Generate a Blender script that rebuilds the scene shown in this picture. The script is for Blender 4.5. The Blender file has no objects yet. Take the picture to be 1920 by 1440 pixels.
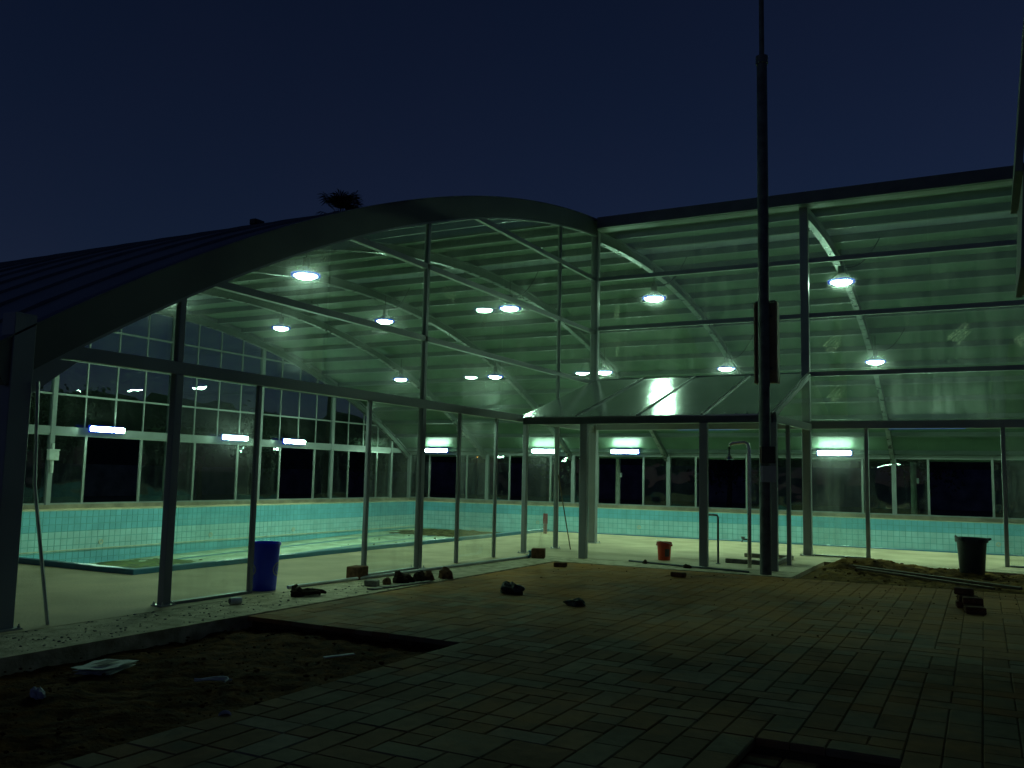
import bpy, bmesh, math, random
from mathutils import Vector, Matrix
random.seed(11)
sc = bpy.context.scene
COL = sc.collection
R = math.radians

# ------------------------------------------------------------------ camera
# solved from the photograph's vanishing points; origin = base of the hall's inner corner column
CAM = Vector((9.095, -21.893, 1.70))
YAW, PITCH, ROLL, FPX = 0.48652, 0.10289, 0.02127, 1668.99
def cam_axes():
    cy, sy = math.cos(YAW), math.sin(YAW)
    F = Vector((-sy*math.cos(PITCH), cy*math.cos(PITCH), math.sin(PITCH)))
    r0 = Vector((cy, sy, 0)); u0 = r0.cross(F)
    r = r0*math.cos(ROLL) + u0*math.sin(ROLL)
    return r, r.cross(F), F
cr, cu, cf = cam_axes()
cd = bpy.data.cameras.new('camera'); cam = bpy.data.objects.new('camera', cd); COL.objects.link(cam)
cam.matrix_world = Matrix(((cr.x, cu.x, -cf.x, CAM.x), (cr.y, cu.y, -cf.y, CAM.y), (cr.z, cu.z, -cf.z, CAM.z), (0, 0, 0, 1)))
cd.lens = FPX/1920*36; cd.sensor_width = 36; cd.clip_end = 2000; cd.clip_start = .05
sc.camera = cam

# ------------------------------------------------------------------ world and sun (late dusk)
SUN_EL, SUN_ROT = R(22.0), R(205)
w = bpy.data.worlds.new('World'); sc.world = w; w.use_nodes = True
nt = w.node_tree; nt.nodes.clear()
sky = nt.nodes.new('ShaderNodeTexSky'); sky.sky_type = 'NISHITA'; sky.sun_disc = False
sky.sun_elevation = SUN_EL; sky.sun_rotation = SUN_ROT; sky.air_density = 1.0; sky.dust_density = .1; sky.ozone_density = 6.5
bg = nt.nodes.new('ShaderNodeBackground'); bg.inputs[1].default_value = 0.0065
wo = nt.nodes.new('ShaderNodeOutputWorld')
tcw = nt.nodes.new('ShaderNodeTexCoord'); nw = nt.nodes.new('ShaderNodeTexNoise'); nw.inputs['Scale'].default_value = 3.2; nw.inputs['Detail'].default_value = 5
nt.links.new(tcw.outputs['Generated'], nw.inputs['Vector'])
rw = nt.nodes.new('ShaderNodeValToRGB'); rw.color_ramp.elements[0].position = .35; rw.color_ramp.elements[1].position = .68
rw.color_ramp.elements[0].color = (.95, .86, 1.13, 1); rw.color_ramp.elements[1].color = (1.16, .90, 1.16, 1)
nt.links.new(nw.outputs['Fac'], rw.inputs[0])
mw = nt.nodes.new('ShaderNodeMix'); mw.data_type = 'RGBA'; mw.blend_type = 'MULTIPLY'; mw.inputs[0].default_value = 1
nt.links.new(sky.outputs[0], mw.inputs[6]); nt.links.new(rw.outputs[0], mw.inputs[7])
nt.links.new(mw.outputs[2], bg.inputs[0]); nt.links.new(bg.outputs[0], wo.inputs[0])
sl = bpy.data.lights.new('sun', 'SUN'); sl.energy = 0.004; sl.angle = R(30); sl.color = (.6, .75, 1)
so = bpy.data.objects.new('sun', sl); COL.objects.link(so)
so.rotation_euler = (R(68), 0, R(335))
sc.view_settings.view_transform = 'Standard'; sc.view_settings.look = 'None'
sc.view_settings.exposure = 0; sc.view_settings.gamma = 1
sc.render.engine = 'CYCLES'
sc.cycles.use_denoising = True
sc.cycles.max_bounces = 10; sc.cycles.transparent_max_bounces = 24; sc.cycles.sample_clamp_indirect = 6
sc.cycles.caustics_reflective = False; sc.cycles.caustics_refractive = False
sc.cycles.use_light_tree = True
LAMP_RGB = (.70, 1.0, .60)

# ------------------------------------------------------------------ materials
MATS = {}
def nodes(name):
    m = bpy.data.materials.new(name); m.use_nodes = True
    t = m.node_tree; t.nodes.clear()
    out = t.nodes.new('ShaderNodeOutputMaterial'); MATS[name] = m
    return m, t, out
def pbr(name, col, rough=.6, metal=0., var=.12, scale=3., bump=0., bscale=30., col2=None, island=0., spec=.5, detail=6.):
    m, t, out = nodes(name); N, L = t.nodes, t.links
    b = N.new('ShaderNodeBsdfPrincipled'); L.new(b.outputs[0], out.inputs[0])
    b.inputs['Roughness'].default_value = rough; b.inputs['Metallic'].default_value = metal
    b.inputs['Specular IOR Level'].default_value = spec
    tc = N.new('ShaderNodeTexCoord'); g = N.new('ShaderNodeNewGeometry')
    n = N.new('ShaderNodeTexNoise'); n.inputs['Scale'].default_value = scale; n.inputs['Detail'].default_value = detail
    L.new(g.outputs['Position'], n.inputs['Vector'])
    rp = N.new('ShaderNodeValToRGB')
    c2 = col2 or tuple(c*(1-2.2*var) for c in col)
    c1 = tuple(min(1, c*(1+var)) for c in col)
    rp.color_ramp.elements[0].position = .32; rp.color_ramp.elements[1].position = .66
    rp.color_ramp.elements[0].color = (*c2, 1); rp.color_ramp.elements[1].color = (*c1, 1)
    L.new(n.outputs['Fac'], rp.inputs[0]); src = rp.outputs[0]
    if island:
        oi = N.new('ShaderNodeObjectInfo'); ad = N.new('ShaderNodeMath'); ad.operation = 'ADD'
        L.new(oi.outputs['Random'], ad.inputs[0]); L.new(g.outputs['Random Per Island'], ad.inputs[1])
        fr = N.new('ShaderNodeMath'); fr.operation = 'FRACT'; L.new(ad.outputs[0], fr.inputs[0])
        mr = N.new('ShaderNodeMapRange'); mr.inputs[3].default_value = 1-island; mr.inputs[4].default_value = 1+island*.6
        L.new(fr.outputs[0], mr.inputs[0])
        mx = N.new('ShaderNodeMix'); mx.data_type = 'RGBA'; mx.blend_type = 'MULTIPLY'; mx.inputs[0].default_value = 1
        L.new(src, mx.inputs[6]); L.new(mr.outputs[0], mx.inputs[7]); src = mx.outputs[2]
    L.new(src, b.inputs['Base Color'])
    if rough < .9:
        mr2 = N.new('ShaderNodeMapRange'); mr2.inputs[3].default_value = rough*.8; mr2.inputs[4].default_value = min(1, rough*1.25)
        L.new(n.outputs['Fac'], mr2.inputs[0]); L.new(mr2.outputs[0], b.inputs['Roughness'])
    if bump:
        n2 = N.new('ShaderNodeTexNoise'); n2.inputs['Scale'].default_value = bscale; n2.inputs['Detail'].default_value = 8
        L.new(g.outputs['Position'], n2.inputs['Vector'])
        bp = N.new('ShaderNodeBump'); bp.inputs['Strength'].default_value = bump; bp.inputs['Distance'].default_value = .02
        L.new(n2.outputs['Fac'], bp.inputs['Height']); L.new(bp.outputs[0], b.inputs['Normal'])
    return m
def emit(name, col, s):
    m, t, out = nodes(name)
    e = t.nodes.new('ShaderNodeEmission'); e.inputs[0].default_value = (*col, 1); e.inputs[1].default_value = s
    t.links.new(e.outputs[0], out.inputs[0]); return m
def glass(name, dirt=.04, wave=.0, tint=(.95, .975, .955), dscale=2.2, speck=0.):
    """clear sheet glass: Schlick reflection over straight transmission, plus a film of dust and putty smears"""
    m, t, out = nodes(name); N, L = t.nodes, t.links
    g = N.new('ShaderNodeNewGeometry')
    tr = N.new('ShaderNodeBsdfTransparent'); tr.inputs[0].default_value = (*tint, 1)
    gl = N.new('ShaderNodeBsdfGlossy'); gl.inputs['Roughness'].default_value = .0; gl.inputs[0].default_value = (1, 1, 1, 1)
    lw = N.new('ShaderNodeLayerWeight'); lw.inputs[0].default_value = .5
    p = N.new('ShaderNodeMath'); p.operation = 'POWER'; p.inputs[1].default_value = 5; L.new(lw.outputs['Facing'], p.inputs[0])
    mr = N.new('ShaderNodeMapRange'); mr.inputs[3].default_value = .042; mr.inputs[4].default_value = 1.; L.new(p.outputs[0], mr.inputs[0])
    mx = N.new('ShaderNodeMixShader'); L.new(mr.outputs[0], mx.inputs[0]); L.new(tr.outputs[0], mx.inputs[1]); L.new(gl.outputs[0], mx.inputs[2])
    if wave:
        wn = N.new('ShaderNodeTexNoise'); wn.inputs['Scale'].default_value = .9; wn.inputs['Detail'].default_value = 1
        L.new(g.outputs['Position'], wn.inputs['Vector'])
        bp = N.new('ShaderNodeBump'); bp.inputs['Strength'].default_value = wave; bp.inputs['Distance'].default_value = .05
        L.new(wn.outputs['Fac'], bp.inputs['Height']); L.new(bp.outputs[0], gl.inputs['Normal'])
    # dust: a faint forward-scattering film, run-down streaks and putty specks
    fs_ = N.new('ShaderNodeBsdfRefraction'); fs_.inputs['IOR'].default_value = 1.03; fs_.inputs['Roughness'].default_value = .95
    mf = N.new('ShaderNodeMixShader'); mf.inputs[0].default_value = .011; L.new(mx.outputs[0], mf.inputs[1]); L.new(fs_.outputs[0], mf.inputs[2])
    mp = N.new('ShaderNodeMapping'); mp.inputs['Scale'].default_value = (1, 1, .22); L.new(g.outputs['Position'], mp.inputs['Vector'])
    n = N.new('ShaderNodeTexNoise'); n.inputs['Scale'].default_value = dscale; n.inputs['Detail'].default_value = 9; n.inputs['Roughness'].default_value = .7
    L.new(mp.outputs[0], n.inputs['Vector'])
    r = N.new('ShaderNodeMapRange'); r.inputs[1].default_value = .45; r.inputs[2].default_value = .8; r.inputs[3].default_value = dirt*.35; r.inputs[4].default_value = dirt*2.2
    L.new(n.outputs['Fac'], r.inputs[0]); fac = r.outputs[0]
    if speck:
        v = N.new('ShaderNodeTexVoronoi'); v.inputs['Scale'].default_value = 9; L.new(g.outputs['Position'], v.inputs['Vector'])
        n5 = N.new('ShaderNodeTexNoise'); n5.inputs['Scale'].default_value = 1.1; L.new(g.outputs['Position'], n5.inputs['Vector'])
        sb = N.new('ShaderNodeMath'); sb.operation = 'SUBTRACT'; L.new(n5.outputs['Fac'], sb.inputs[0]); sb.inputs[1].default_value = .40
        ml = N.new('ShaderNodeMath'); ml.operation = 'MULTIPLY'; ml.inputs[1].default_value = .9; L.new(sb.outputs[0], ml.inputs[0])
        lt = N.new('ShaderNodeMath'); lt.operation = 'LESS_THAN'; L.new(v.outputs['Distance'], lt.inputs[0]); L.new(ml.outputs[0], lt.inputs[1])
        sm = N.new('ShaderNodeMath'); sm.operation = 'MULTIPLY_ADD'; sm.inputs[1].default_value = speck; L.new(lt.outputs[0], sm.inputs[0]); L.new(fac, sm.inputs[2]); fac = sm.outputs[0]
    tl = N.new('ShaderNodeBsdfTranslucent'); tl.inputs[0].default_value = (.6, .62, .58, 1)
    df = N.new('ShaderNodeBsdfDiffuse'); df.inputs[0].default_value = (.5, .52, .48, 1)
    ms = N.new('ShaderNodeMixShader'); ms.inputs[0].default_value = .4; L.new(tl.outputs[0], ms.inputs[1]); L.new(df.outputs[0], ms.inputs[2])
    m2 = N.new('ShaderNodeMixShader'); L.new(fac, m2.inputs[0]); L.new(mf.outputs[0], m2.inputs[1]); L.new(ms.outputs[0], m2.inputs[2])
    L.new(m2.outputs[0], out.inputs[0]); return m

pbr('steel', (.25, .265, .275), .38, .0, .06, 1.2, .03, 60)
pbr('roof_steel', (.10, .125, .115), .4, .0, .06, 1.2, .03, 60)
pbr('fascia', (.12, .125, .12), .55, .0, .12, .8, .05, 9)
pbr('galv', (.50, .52, .52), .32, .55, .12, 5, .04, 80)
pbr('frame', (.27, .29, .28), .35, .3, .05, 2)
pbr('rib_metal', (.22, .24, .23), .28, .5, .2, 4, .05, 20)
pbr('dark_steel', (.09, .10, .11), .45, .2, .1, 3)
pbr('roof_sheet', (.092, .142, .100), .45, .0, .12, .7, .05, 6, spec=.3)
pbr('roof_skin', (.20, .215, .23), .5, .0, .1, .8)
pbr('canopy_sheet', (.42, .45, .44), .20, .55, .10, 1.5, .03, 3)
pbr('deck', (.51, .40, .25), .75, 0, .10, 1.1, .25, 22, col2=(.36, .27, .15))
pbr('deck_strip', (.50, .41, .27), .85, 0, .15, 5.5, .5, 30, col2=(.24, .19, .10))
pbr('kerb', (.30, .26, .19), .8, 0, .15, 2, .2, 20)
pbr('bed', (.12, .085, .045), .95, 0, .2, 6, .4, 40, spec=.05)
pbr('soil', (.088, .036, .008), .95, 0, .3, 7, 1., 26, col2=(.035, .018, .007), spec=.05)
pbr('sandy_soil', (.17, .092, .022), .95, 0, .3, 5, 1., 22, col2=(.06, .032, .010), spec=.05)
pbr('ground', (.035, .04, .022), .95, 0, .3, 1.3, .5, 9)
pbr('tile_dark', (.22, .55, .68), .18, 0, .05, 2, island=.05)
pbr('tile_light', (.45, .70, .74), .18, 0, .05, 2, island=.05)
pbr('grout', (.17, .47, .50), .7, 0, .1, 3)
pbr('pool_floor', (.55, .64, .48), .6, 0, .10, 1.4, .1, 12, col2=(.30, .36, .22))
pbr('coping', (.05, .20, .29), .3, 0, .08, 4)
pbr('white_line', (.6, .62, .5), .5, 0, .1, 4)
pbr('algae', (.10, .13, .02), .7, 0, .3, 4, .5, 16, col2=(.02, .03, .008))
pbr('mud', (.14, .12, .055), .9, 0, .3, 3, .8, 14, col2=(.05, .045, .02), spec=.05)
pbr('blue_plastic', (.010, .04, .75), .33, 0, .05, 3)
pbr('print', (.30, .32, .36), .5, 0, .1, 9)
pbr('red_plastic', (.55, .05, .014), .4, 0, .08, 3)
pbr('red_paint', (.38, .02, .02), .45, 0, .1, 5)
pbr('pink_paint', (.48, .2, .17), .5, 0, .2, 20)
pbr('grey_plastic', (.045, .06, .055), .4, 0, .12, 4)
pbr('brick', (.16, .085, .05), .9, 0, .2, 12, .6, 50, spec=.05)
pbr('cement', (.28, .26, .22), .9, 0, .2, 9, .5, 45)
pbr('rag', (.05, .035, .025), .95, 0, .25, 14, .6, 60, spec=.05)
pbr('wood', (.14, .10, .05), .8, 0, .2, 9, .3, 60)
pbr('paper', (.55, .57, .55), .8, 0, .1, 12)
pbr('ink', (.08, .08, .09), .8, 0, .1, 12)
pbr('white_plastic', (.62, .64, .62), .4, 0, .06, 8)
pbr('mast', (.10, .11, .11), .5, .2, .2, 6)
pbr('brown_case', (.36, .26, .14), .5, 0, .15, 4)
pbr('black_case', (.015, .015, .015), .5, 0, .1, 4)
pbr('grey_plate', (.34, .35, .40), .6, 0, .04, 4)
pbr('cable', (.02, .02, .02), .6, 0, .1, 4)
pbr('chrome', (.62, .63, .58), .18, .9, .08, 10)
pbr('leaf', (.025, .04, .014), .7, 0, .3, 2, island=.5)
pbr('bark', (.05, .04, .03), .9, 0, .2, 8)
pbr('plaster', (.28, .30, .25), .85, 0, .1, 3)
pbr('far_wall', (.10, .09, .15), .9, 0, .2, 1)
def paver_mat():
    m, t, out = nodes('paver'); N, L = t.nodes, t.links
    b = N.new('ShaderNodeBsdfPrincipled'); b.inputs['Roughness'].default_value = .8; b.inputs['Specular IOR Level'].default_value = .06; L.new(b.outputs[0], out.inputs[0])
    g = N.new('ShaderNodeNewGeometry'); oi = N.new('ShaderNodeObjectInfo')
    ad = N.new('ShaderNodeMath'); ad.operation = 'ADD'; L.new(oi.outputs['Random'], ad.inputs[0]); L.new(g.outputs['Random Per Island'], ad.inputs[1])
    fr = N.new('ShaderNodeMath'); fr.operation = 'FRACT'; L.new(ad.outputs[0], fr.inputs[0])
    rp = N.new('ShaderNodeValToRGB'); cr_ = rp.color_ramp; cr_.interpolation = 'LINEAR'
    for p, c in ((0, (.165, .135, .082)), (.3, (.22, .175, .105)), (.5, (.205, .11, .052)), (.7, (.155, .088, .043)), (.85, (.235, .14, .065)), (1, (.24, .205, .14))):
        e = cr_.elements[0] if p == 0 else (cr_.elements[-1] if p == 1 else cr_.elements.new(p)); e.color = (*c, 1)
    L.new(fr.outputs[0], rp.inputs[0])
    n = N.new('ShaderNodeTexNoise'); n.inputs['Scale'].default_value = 9; n.inputs['Detail'].default_value = 8; L.new(g.outputs['Position'], n.inputs['Vector'])
    mr = N.new('ShaderNodeMapRange'); mr.inputs[3].default_value = .35; mr.inputs[4].default_value = 1.35; n4 = N.new('ShaderNodeTexNoise'); n4.inputs['Scale'].default_value = 1.3; n4.inputs['Detail'].default_value = 5; L.new(g.outputs['Position'], n4.inputs['Vector']); av = N.new('ShaderNodeMath'); av.operation = 'MULTIPLY_ADD'; av.inputs[1].default_value = .35; L.new(n.outputs['Fac'], av.inputs[0]); sc_ = N.new('ShaderNodeMath'); sc_.operation = 'MULTIPLY'; sc_.inputs[1].default_value = .65; L.new(n4.outputs['Fac'], sc_.inputs[0]); L.new(sc_.outputs[0], av.inputs[2]); mr.inputs[1].default_value = .25; mr.inputs[2].default_value = .75; L.new(av.outputs[0], mr.inputs[0])
    mu = N.new('ShaderNodeMix'); mu.data_type = 'RGBA'; mu.blend_type = 'MULTIPLY'; mu.inputs[0].default_value = 1; L.new(rp.outputs[0], mu.inputs[6]); L.new(mr.outputs[0], mu.inputs[7])
    # sand and trodden soil spilt over the pavers nearest the works
    n2 = N.new('ShaderNodeTexNoise'); n2.inputs['Scale'].default_value = .55; n2.inputs['Detail'].default_value = 7; n2.inputs['Roughness'].default_value = .65; L.new(g.outputs['Position'], n2.inputs['Vector'])
    sp = N.new('ShaderNodeSeparateXYZ'); L.new(g.outputs['Position'], sp.inputs[0])
    gy = N.new('ShaderNodeMapRange'); gy.inputs[1].default_value = -15; gy.inputs[2].default_value = -5; gy.inputs[3].default_value = -.06; gy.inputs[4].default_value = .30; L.new(sp.outputs[1], gy.inputs[0])
    a2 = N.new('ShaderNodeMath'); a2.operation = 'ADD'; L.new(n2.outputs['Fac'], a2.inputs[0]); L.new(gy.outputs[0], a2.inputs[1])
    m2 = N.new('ShaderNodeMapRange'); m2.inputs[1].default_value = .46; m2.inputs[2].default_value = .80; m2.inputs[4].default_value = .85; L.new(a2.outputs[0], m2.inputs[0])
    mx = N.new('ShaderNodeMix'); mx.data_type = 'RGBA'; L.new(m2.outputs[0], mx.inputs[0]); L.new(mu.outputs[2], mx.inputs[6]); mx.inputs[7].default_value = (.50, .225, .055, 1)
    L.new(mx.outputs[2], b.inputs['Base Color'])
    bp = N.new('ShaderNodeBump'); bp.inputs['Strength'].default_value = .3; bp.inputs['Distance'].default_value = .01
    n3 = N.new('ShaderNodeTexNoise'); n3.inputs['Scale'].default_value = 40; n3.inputs['Detail'].default_value = 6; L.new(g.outputs['Position'], n3.inputs['Vector'])
    L.new(n3.outputs['Fac'], bp.inputs['Height']); L.new(bp.outputs[0], b.inputs['Normal'])
paver_mat()
pbr('shade', (.03, .05, .12), .4, 0, .05, 3)
glass('glass', .058)
glass('glass_dirty', .12, speck=.22)
glass('glass_wavy', .03, .35, tint=(.74, .82, .78))
emit('lamp_glow', (.54, 1.0, .67), 215)
emit('tube_glow', (.54, 1.0, .69), 76)
emit('tube_dim', (.54, 1.0, .69), 34)
emit('fringe_glow', (.012, .05, .8), .7)  # blue lens fringe round bright lamps, put in as emission on their edges
emit('sodium', (1., .36, .06), 12)
def skylight_mat():
    m, t, out = nodes('skylight'); N, L = t.nodes, t.links
    a = N.new('ShaderNodeBsdfTranslucent'); a.inputs[0].default_value = (.45, .5, .55, 1)
    b = N.new('ShaderNodeBsdfPrincipled'); b.inputs['Base Color'].default_value = (.40, .44, .48, 1); b.inputs['Roughness'].default_value = .3
    x = N.new('ShaderNodeMixShader'); x.inputs[0].default_value = .5
    L.new(a.outputs[0], x.inputs[1]); L.new(b.outputs[0], x.inputs[2]); L.new(x.outputs[0], out.inputs[0])
skylight_mat()

# ------------------------------------------------------------------ mesh helpers
class MB:
    def __init__(s): s.v = []; s.f = []
    def add(s, vs, fs):
        o = len(s.v); s.v += [tuple(v) for v in vs]; s.f += [tuple(i+o for i in f) for f in fs]; return s
    def box(s, x0, x1, y0, y1, z0, z1):
        vs = [(x, y, z) for z in (z0, z1) for y in (y0, y1) for x in (x0, x1)]
        return s.add(vs, [(0, 2, 3, 1), (4, 5, 7, 6), (0, 1, 5, 4), (2, 6, 7, 3), (0, 4, 6, 2), (1, 3, 7, 5)])
    def bar(s, p, q, w, h, up=(0, 0, 1)):
        """box section w x h along p-q"""
        p, q = Vector(p), Vector(q); d = (q-p).normalized(); u = Vector(up)
        if abs(d.dot(u)) > .98: u = Vector((1, 0, 0))
        a = d.cross(u).normalized(); b = a.cross(d)
        vs = []
        for c in (p, q):
            for i, j in ((-1, -1), (1, -1), (1, 1), (-1, 1)): vs.append(c+a*(i*w/2)+b*(j*h/2))
        return s.add(vs, [(3, 2, 1, 0), (4, 5, 6, 7), (0, 1, 5, 4), (1, 2, 6, 5), (2, 3, 7, 6), (3, 0, 4, 7)])
    def tube(s, pts, r, n=8, cap=True):
        pts = [Vector(p) for p in pts]; rr = r if isinstance(r, (list, tuple)) else [r]*len(pts)
        vs = []; fs = []
        for i, p in enumerate(pts):
            d = (pts[min(i+1, len(pts)-1)]-pts[max(i-1, 0)]).normalized()
            u = Vector((0, 0, 1)) if abs(d.z) < .9 else Vector((1, 0, 0))
            a = d.cross(u).normalized(); b = d.cross(a)
            for k in range(n):
                t = 2*math.pi*k/n; vs.append(p+a*(math.cos(t)*rr[i])+b*(math.sin(t)*rr[i]))
        for i in range(len(pts)-1):
            for k in range(n):
                fs.append((i*n+k, i*n+(k+1) % n, (i+1)*n+(k+1) % n, (i+1)*n+k))
        if cap: fs += [tuple(range(n-1, -1, -1)), tuple(range((len(pts)-1)*n, len(pts)*n))]
        return s.add(vs, fs)
    def lathe(s, prof, n=24, c=(0, 0, 0), close=True):
        vs = []; fs = []
        for r, z in prof:
            for k in range(n):
                t = 2*math.pi*k/n; vs.append((c[0]+r*math.cos(t), c[1]+r*math.sin(t), c[2]+z))
        for i in range(len(prof)-1):
            for k in range(n): fs.append((i*n+k, i*n+(k+1) % n, (i+1)*n+(k+1) % n, (i+1)*n+k))
        if close: fs += [tuple(range(n-1, -1, -1)), tuple(range((len(prof)-1)*n, len(prof)*n))]
        return s.add(vs, fs)
    def mesh(s, name='m', mat=None, smooth=False):
        me = bpy.data.meshes.new(name); me.from_pydata(s.v, [], s.f); me.update()
        if mat: me.materials.append(MATS[mat])
        if smooth:
            me.polygons.foreach_set('use_smooth', [True]*len(me.polygons))
            me.set_sharp_from_angle(angle=R(40))
        return me
    def build(s, name, mat, parent=None, smooth=False, bevel=0, seg=1):
        me = s.mesh(name, mat, smooth)
        if bevel:
            bm = bmesh.new(); bm.from_mesh(me)
            bmesh.ops.bevel(bm, geom=bm.edges[:], offset=bevel, segments=seg, affect='EDGES', profile=.6)
            bm.to_mesh(me); bm.free()
        return link(name, me, parent)
def link(name, me, parent=None):
    o = bpy.data.objects.new(name, me); COL.objects.link(o)
    if parent is not None:
        o.parent = parent; o.matrix_parent_inverse = Matrix.Translation(-parent.location) if parent.type == 'EMPTY' and tuple(parent.rotation_euler) == (0, 0, 0) else Matrix.Identity(4)
    return o
def tag(o, label=None, cat=None, group=None, kind=None):
    if label: o['label'] = label
    if cat: o['category'] = cat
    if group: o['group'] = group
    if kind: o['kind'] = kind
    return o
def empty(name, loc, label, cat, group=None):
    o = bpy.data.objects.new(name, None); o.location = loc; o.empty_display_size = .2; COL.objects.link(o)
    return tag(o, label, cat, group)
def noise(x, y, s=0):
    return (math.sin(x*3.1+s)+math.sin(y*4.3+1.7*s)+math.sin(x*7.7+y*5.1+s*2)+math.sin(x*13.1-y*11.7+s)*.6+math.sin(x*23.+y*29.+s)*.35)/4
def sheet(name, mat, x0, x1, y0, y1, zf, step, parent=None, smooth=True):
    nx = max(1, round((x1-x0)/step)); ny = max(1, round((y1-y0)/step)); b = MB(); vs = []; fs = []
    for j in range(ny+1):
        for i in range(nx+1):
            x = x0+(x1-x0)*i/nx; y = y0+(y1-y0)*j/ny; vs.append((x, y, zf(x, y)))
    for j in range(ny):
        for i in range(nx):
            k = j*(nx+1)+i; fs.append((k, k+1, k+nx+2, k+nx+1))
    b.add(vs, fs); return b.build(name, mat, parent, smooth)

# ------------------------------------------------------------------ the setting: ground, deck, paving, soil
BAY = 5.43
XG, YF, XE = -4*BAY, 23.3, 3*BAY            # far gable, far eave wall, right-hand end of what is built
YC, ZC, RO = 3.59, -27.9, 36.68             # circle of the barrel roof in the y-z plane
YN = -16.1                                  # near eave
def arc_z(y, r=RO): return ZC+math.sqrt(r*r-(y-YC)**2)

g = MB()
for x0, x1, y0, y1 in ((-700, -22, -700, 900), (17, 700, -700, 900), (-22, 17, 23.8, 900), (-22, 17, -700, -17.2), (1.0, 17, -17.2, -1.2)):
    g.add([(x0, y0, -.34), (x1, y0, -.34), (x1, y1, -.34), (x0, y1, -.34)], [(0, 1, 2, 3)])
tag(g.build('ground', 'ground'), 'dark open ground around the glass pool hall', 'ground', kind='structure')

PX0, PX1, PY0, PY1, PYN = -20.3, -3.1, -11.75, 22.1, 3.65     # pool outline (L-shaped)
ZFAR = .12
d = MB()
d.box(-22, PX1, -17.2, PY0, -.6, 0).box(PX1, .28, -17.2, PYN, -.6, 0).box(.28, 6.0, -5.2+.9, PYN, -.6, 0).box(6.0, 17, -.9, PYN, -.6, 0)
deck = tag(d.build('deck', 'deck'), 'pale concrete pool deck inside the glass hall', 'deck', kind='structure')
d = MB(); d.box(PX0-1.7, 17, PY1+.121, 23.8, -.6, ZFAR).box(-22, PX0-.121, PY0, PY1+.121, -.6, ZFAR)
tag(d.build('far_deck', 'deck'), 'narrow raised concrete walk along the far pool edges', 'deck', kind='structure')
d = MB()
d.box(.28, 1.34, -17.2, -4.3, -.5, -.003).box(1.34, 6.0, -5.22, -4.3, -.5, -.003).box(6.0, 17, -1.42, -.9, -.5, -.003)
tag(d.build('concrete_apron', 'deck_strip'), 'stained concrete strip outside the glass walls', 'pavement', kind='structure')

# paving: bed, pavers as pieces
PIT = (1.34, 4.36, -24.0, -13.72)
REC = (7.62, 8.62, -17.4, -15.6)
def in_hole(x, y):
    return (PIT[0]-.05 < x < PIT[1] and PIT[2] < y < PIT[3]) or (REC[0] < x < REC[1] and REC[2] < y < REC[3]) or (x > 6.05 and y > -5.35)
b = MB()
b.box(1.34, 14, -13.72, -5.42, -.3, -.022).box(4.36, 7.62, -24, -13.72, -.3, -.022).box(7.62, 8.62, -15.6, -13.72, -.3, -.022)
b.box(7.62, 8.62, -24, -17.4, -.3, -.022).box(8.62, 14, -24, -13.72, -.3, -.022).box(1.34, 6.0, -5.42, -5.22, -.3, -.022)
paving = tag(b.build('paving', 'bed'), 'courtyard paving of mixed brown and grey pavers', 'paving', kind='structure')
def paver_mesh(lx, ly):
    m = MB(); m.box(-lx/2, lx/2, -ly/2, ly/2, -.05, 0); me = m.mesh('paver', 'paver')
    bm = bmesh.new(); bm.from_mesh(me)
    bmesh.ops.bevel(bm, geom=[e for e in bm.edges if all(v.co.z > -.01 for v in e.verts)], offset=.008, segments=1, affect='EDGES')
    bm.to_mesh(me); bm.free(); return me
CW = .226; plist = []
GX0, GY1 = 1.36, -5.24; NX, NY = int((13.9-GX0)/CW), int((24+GY1)/CW); occ = [[False]*NY for _ in range(NX)]
for j in range(NY):
    for i in range(NX):
        if occ[i][j]: continue
        opts = [(2, 2)]+[(1, 2)]*8+[(2, 1)]*4+[(1, 1)]*5
        random.shuffle(opts)
        for a, c in opts+[(1, 1)]:
            cells = [(i+p, j+q_) for p in range(a) for q_ in range(c)]
            # straight work joints where the laying stopped for the day
            if any(x >= NX or y >= NY or occ[x][y] for x, y in cells) or (j < 26 < j+c) or (j < 38 < j+c) or (i < 13 < i+a): continue
            if len(set(in_hole(GX0+(x+.5)*CW, GY1-(y+.5)*CW) for x, y in cells)) > 1: continue
            for x, y in cells: occ[x][y] = True
            xc, yc = GX0+(i+a/2)*CW, GY1-(j+c/2)*CW
            if not in_hole(xc, yc): plist.append((xc, yc, a, c))
            break
def vis(x, y):
    v = Vector((x, y, 0))-CAM; dz = v.dot(cf)
    if dz < .3: return None
    u, t = 960+FPX*v.dot(cr)/dz, 720-FPX*v.dot(cu)/dz
    return dz if -60 < u < 1980 and t < 1500 else None
scored = sorted(((vis(x, y) or 1e6, x, y, a, c) for x, y, a, c in plist))
cache = {}; rest = MB()
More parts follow.
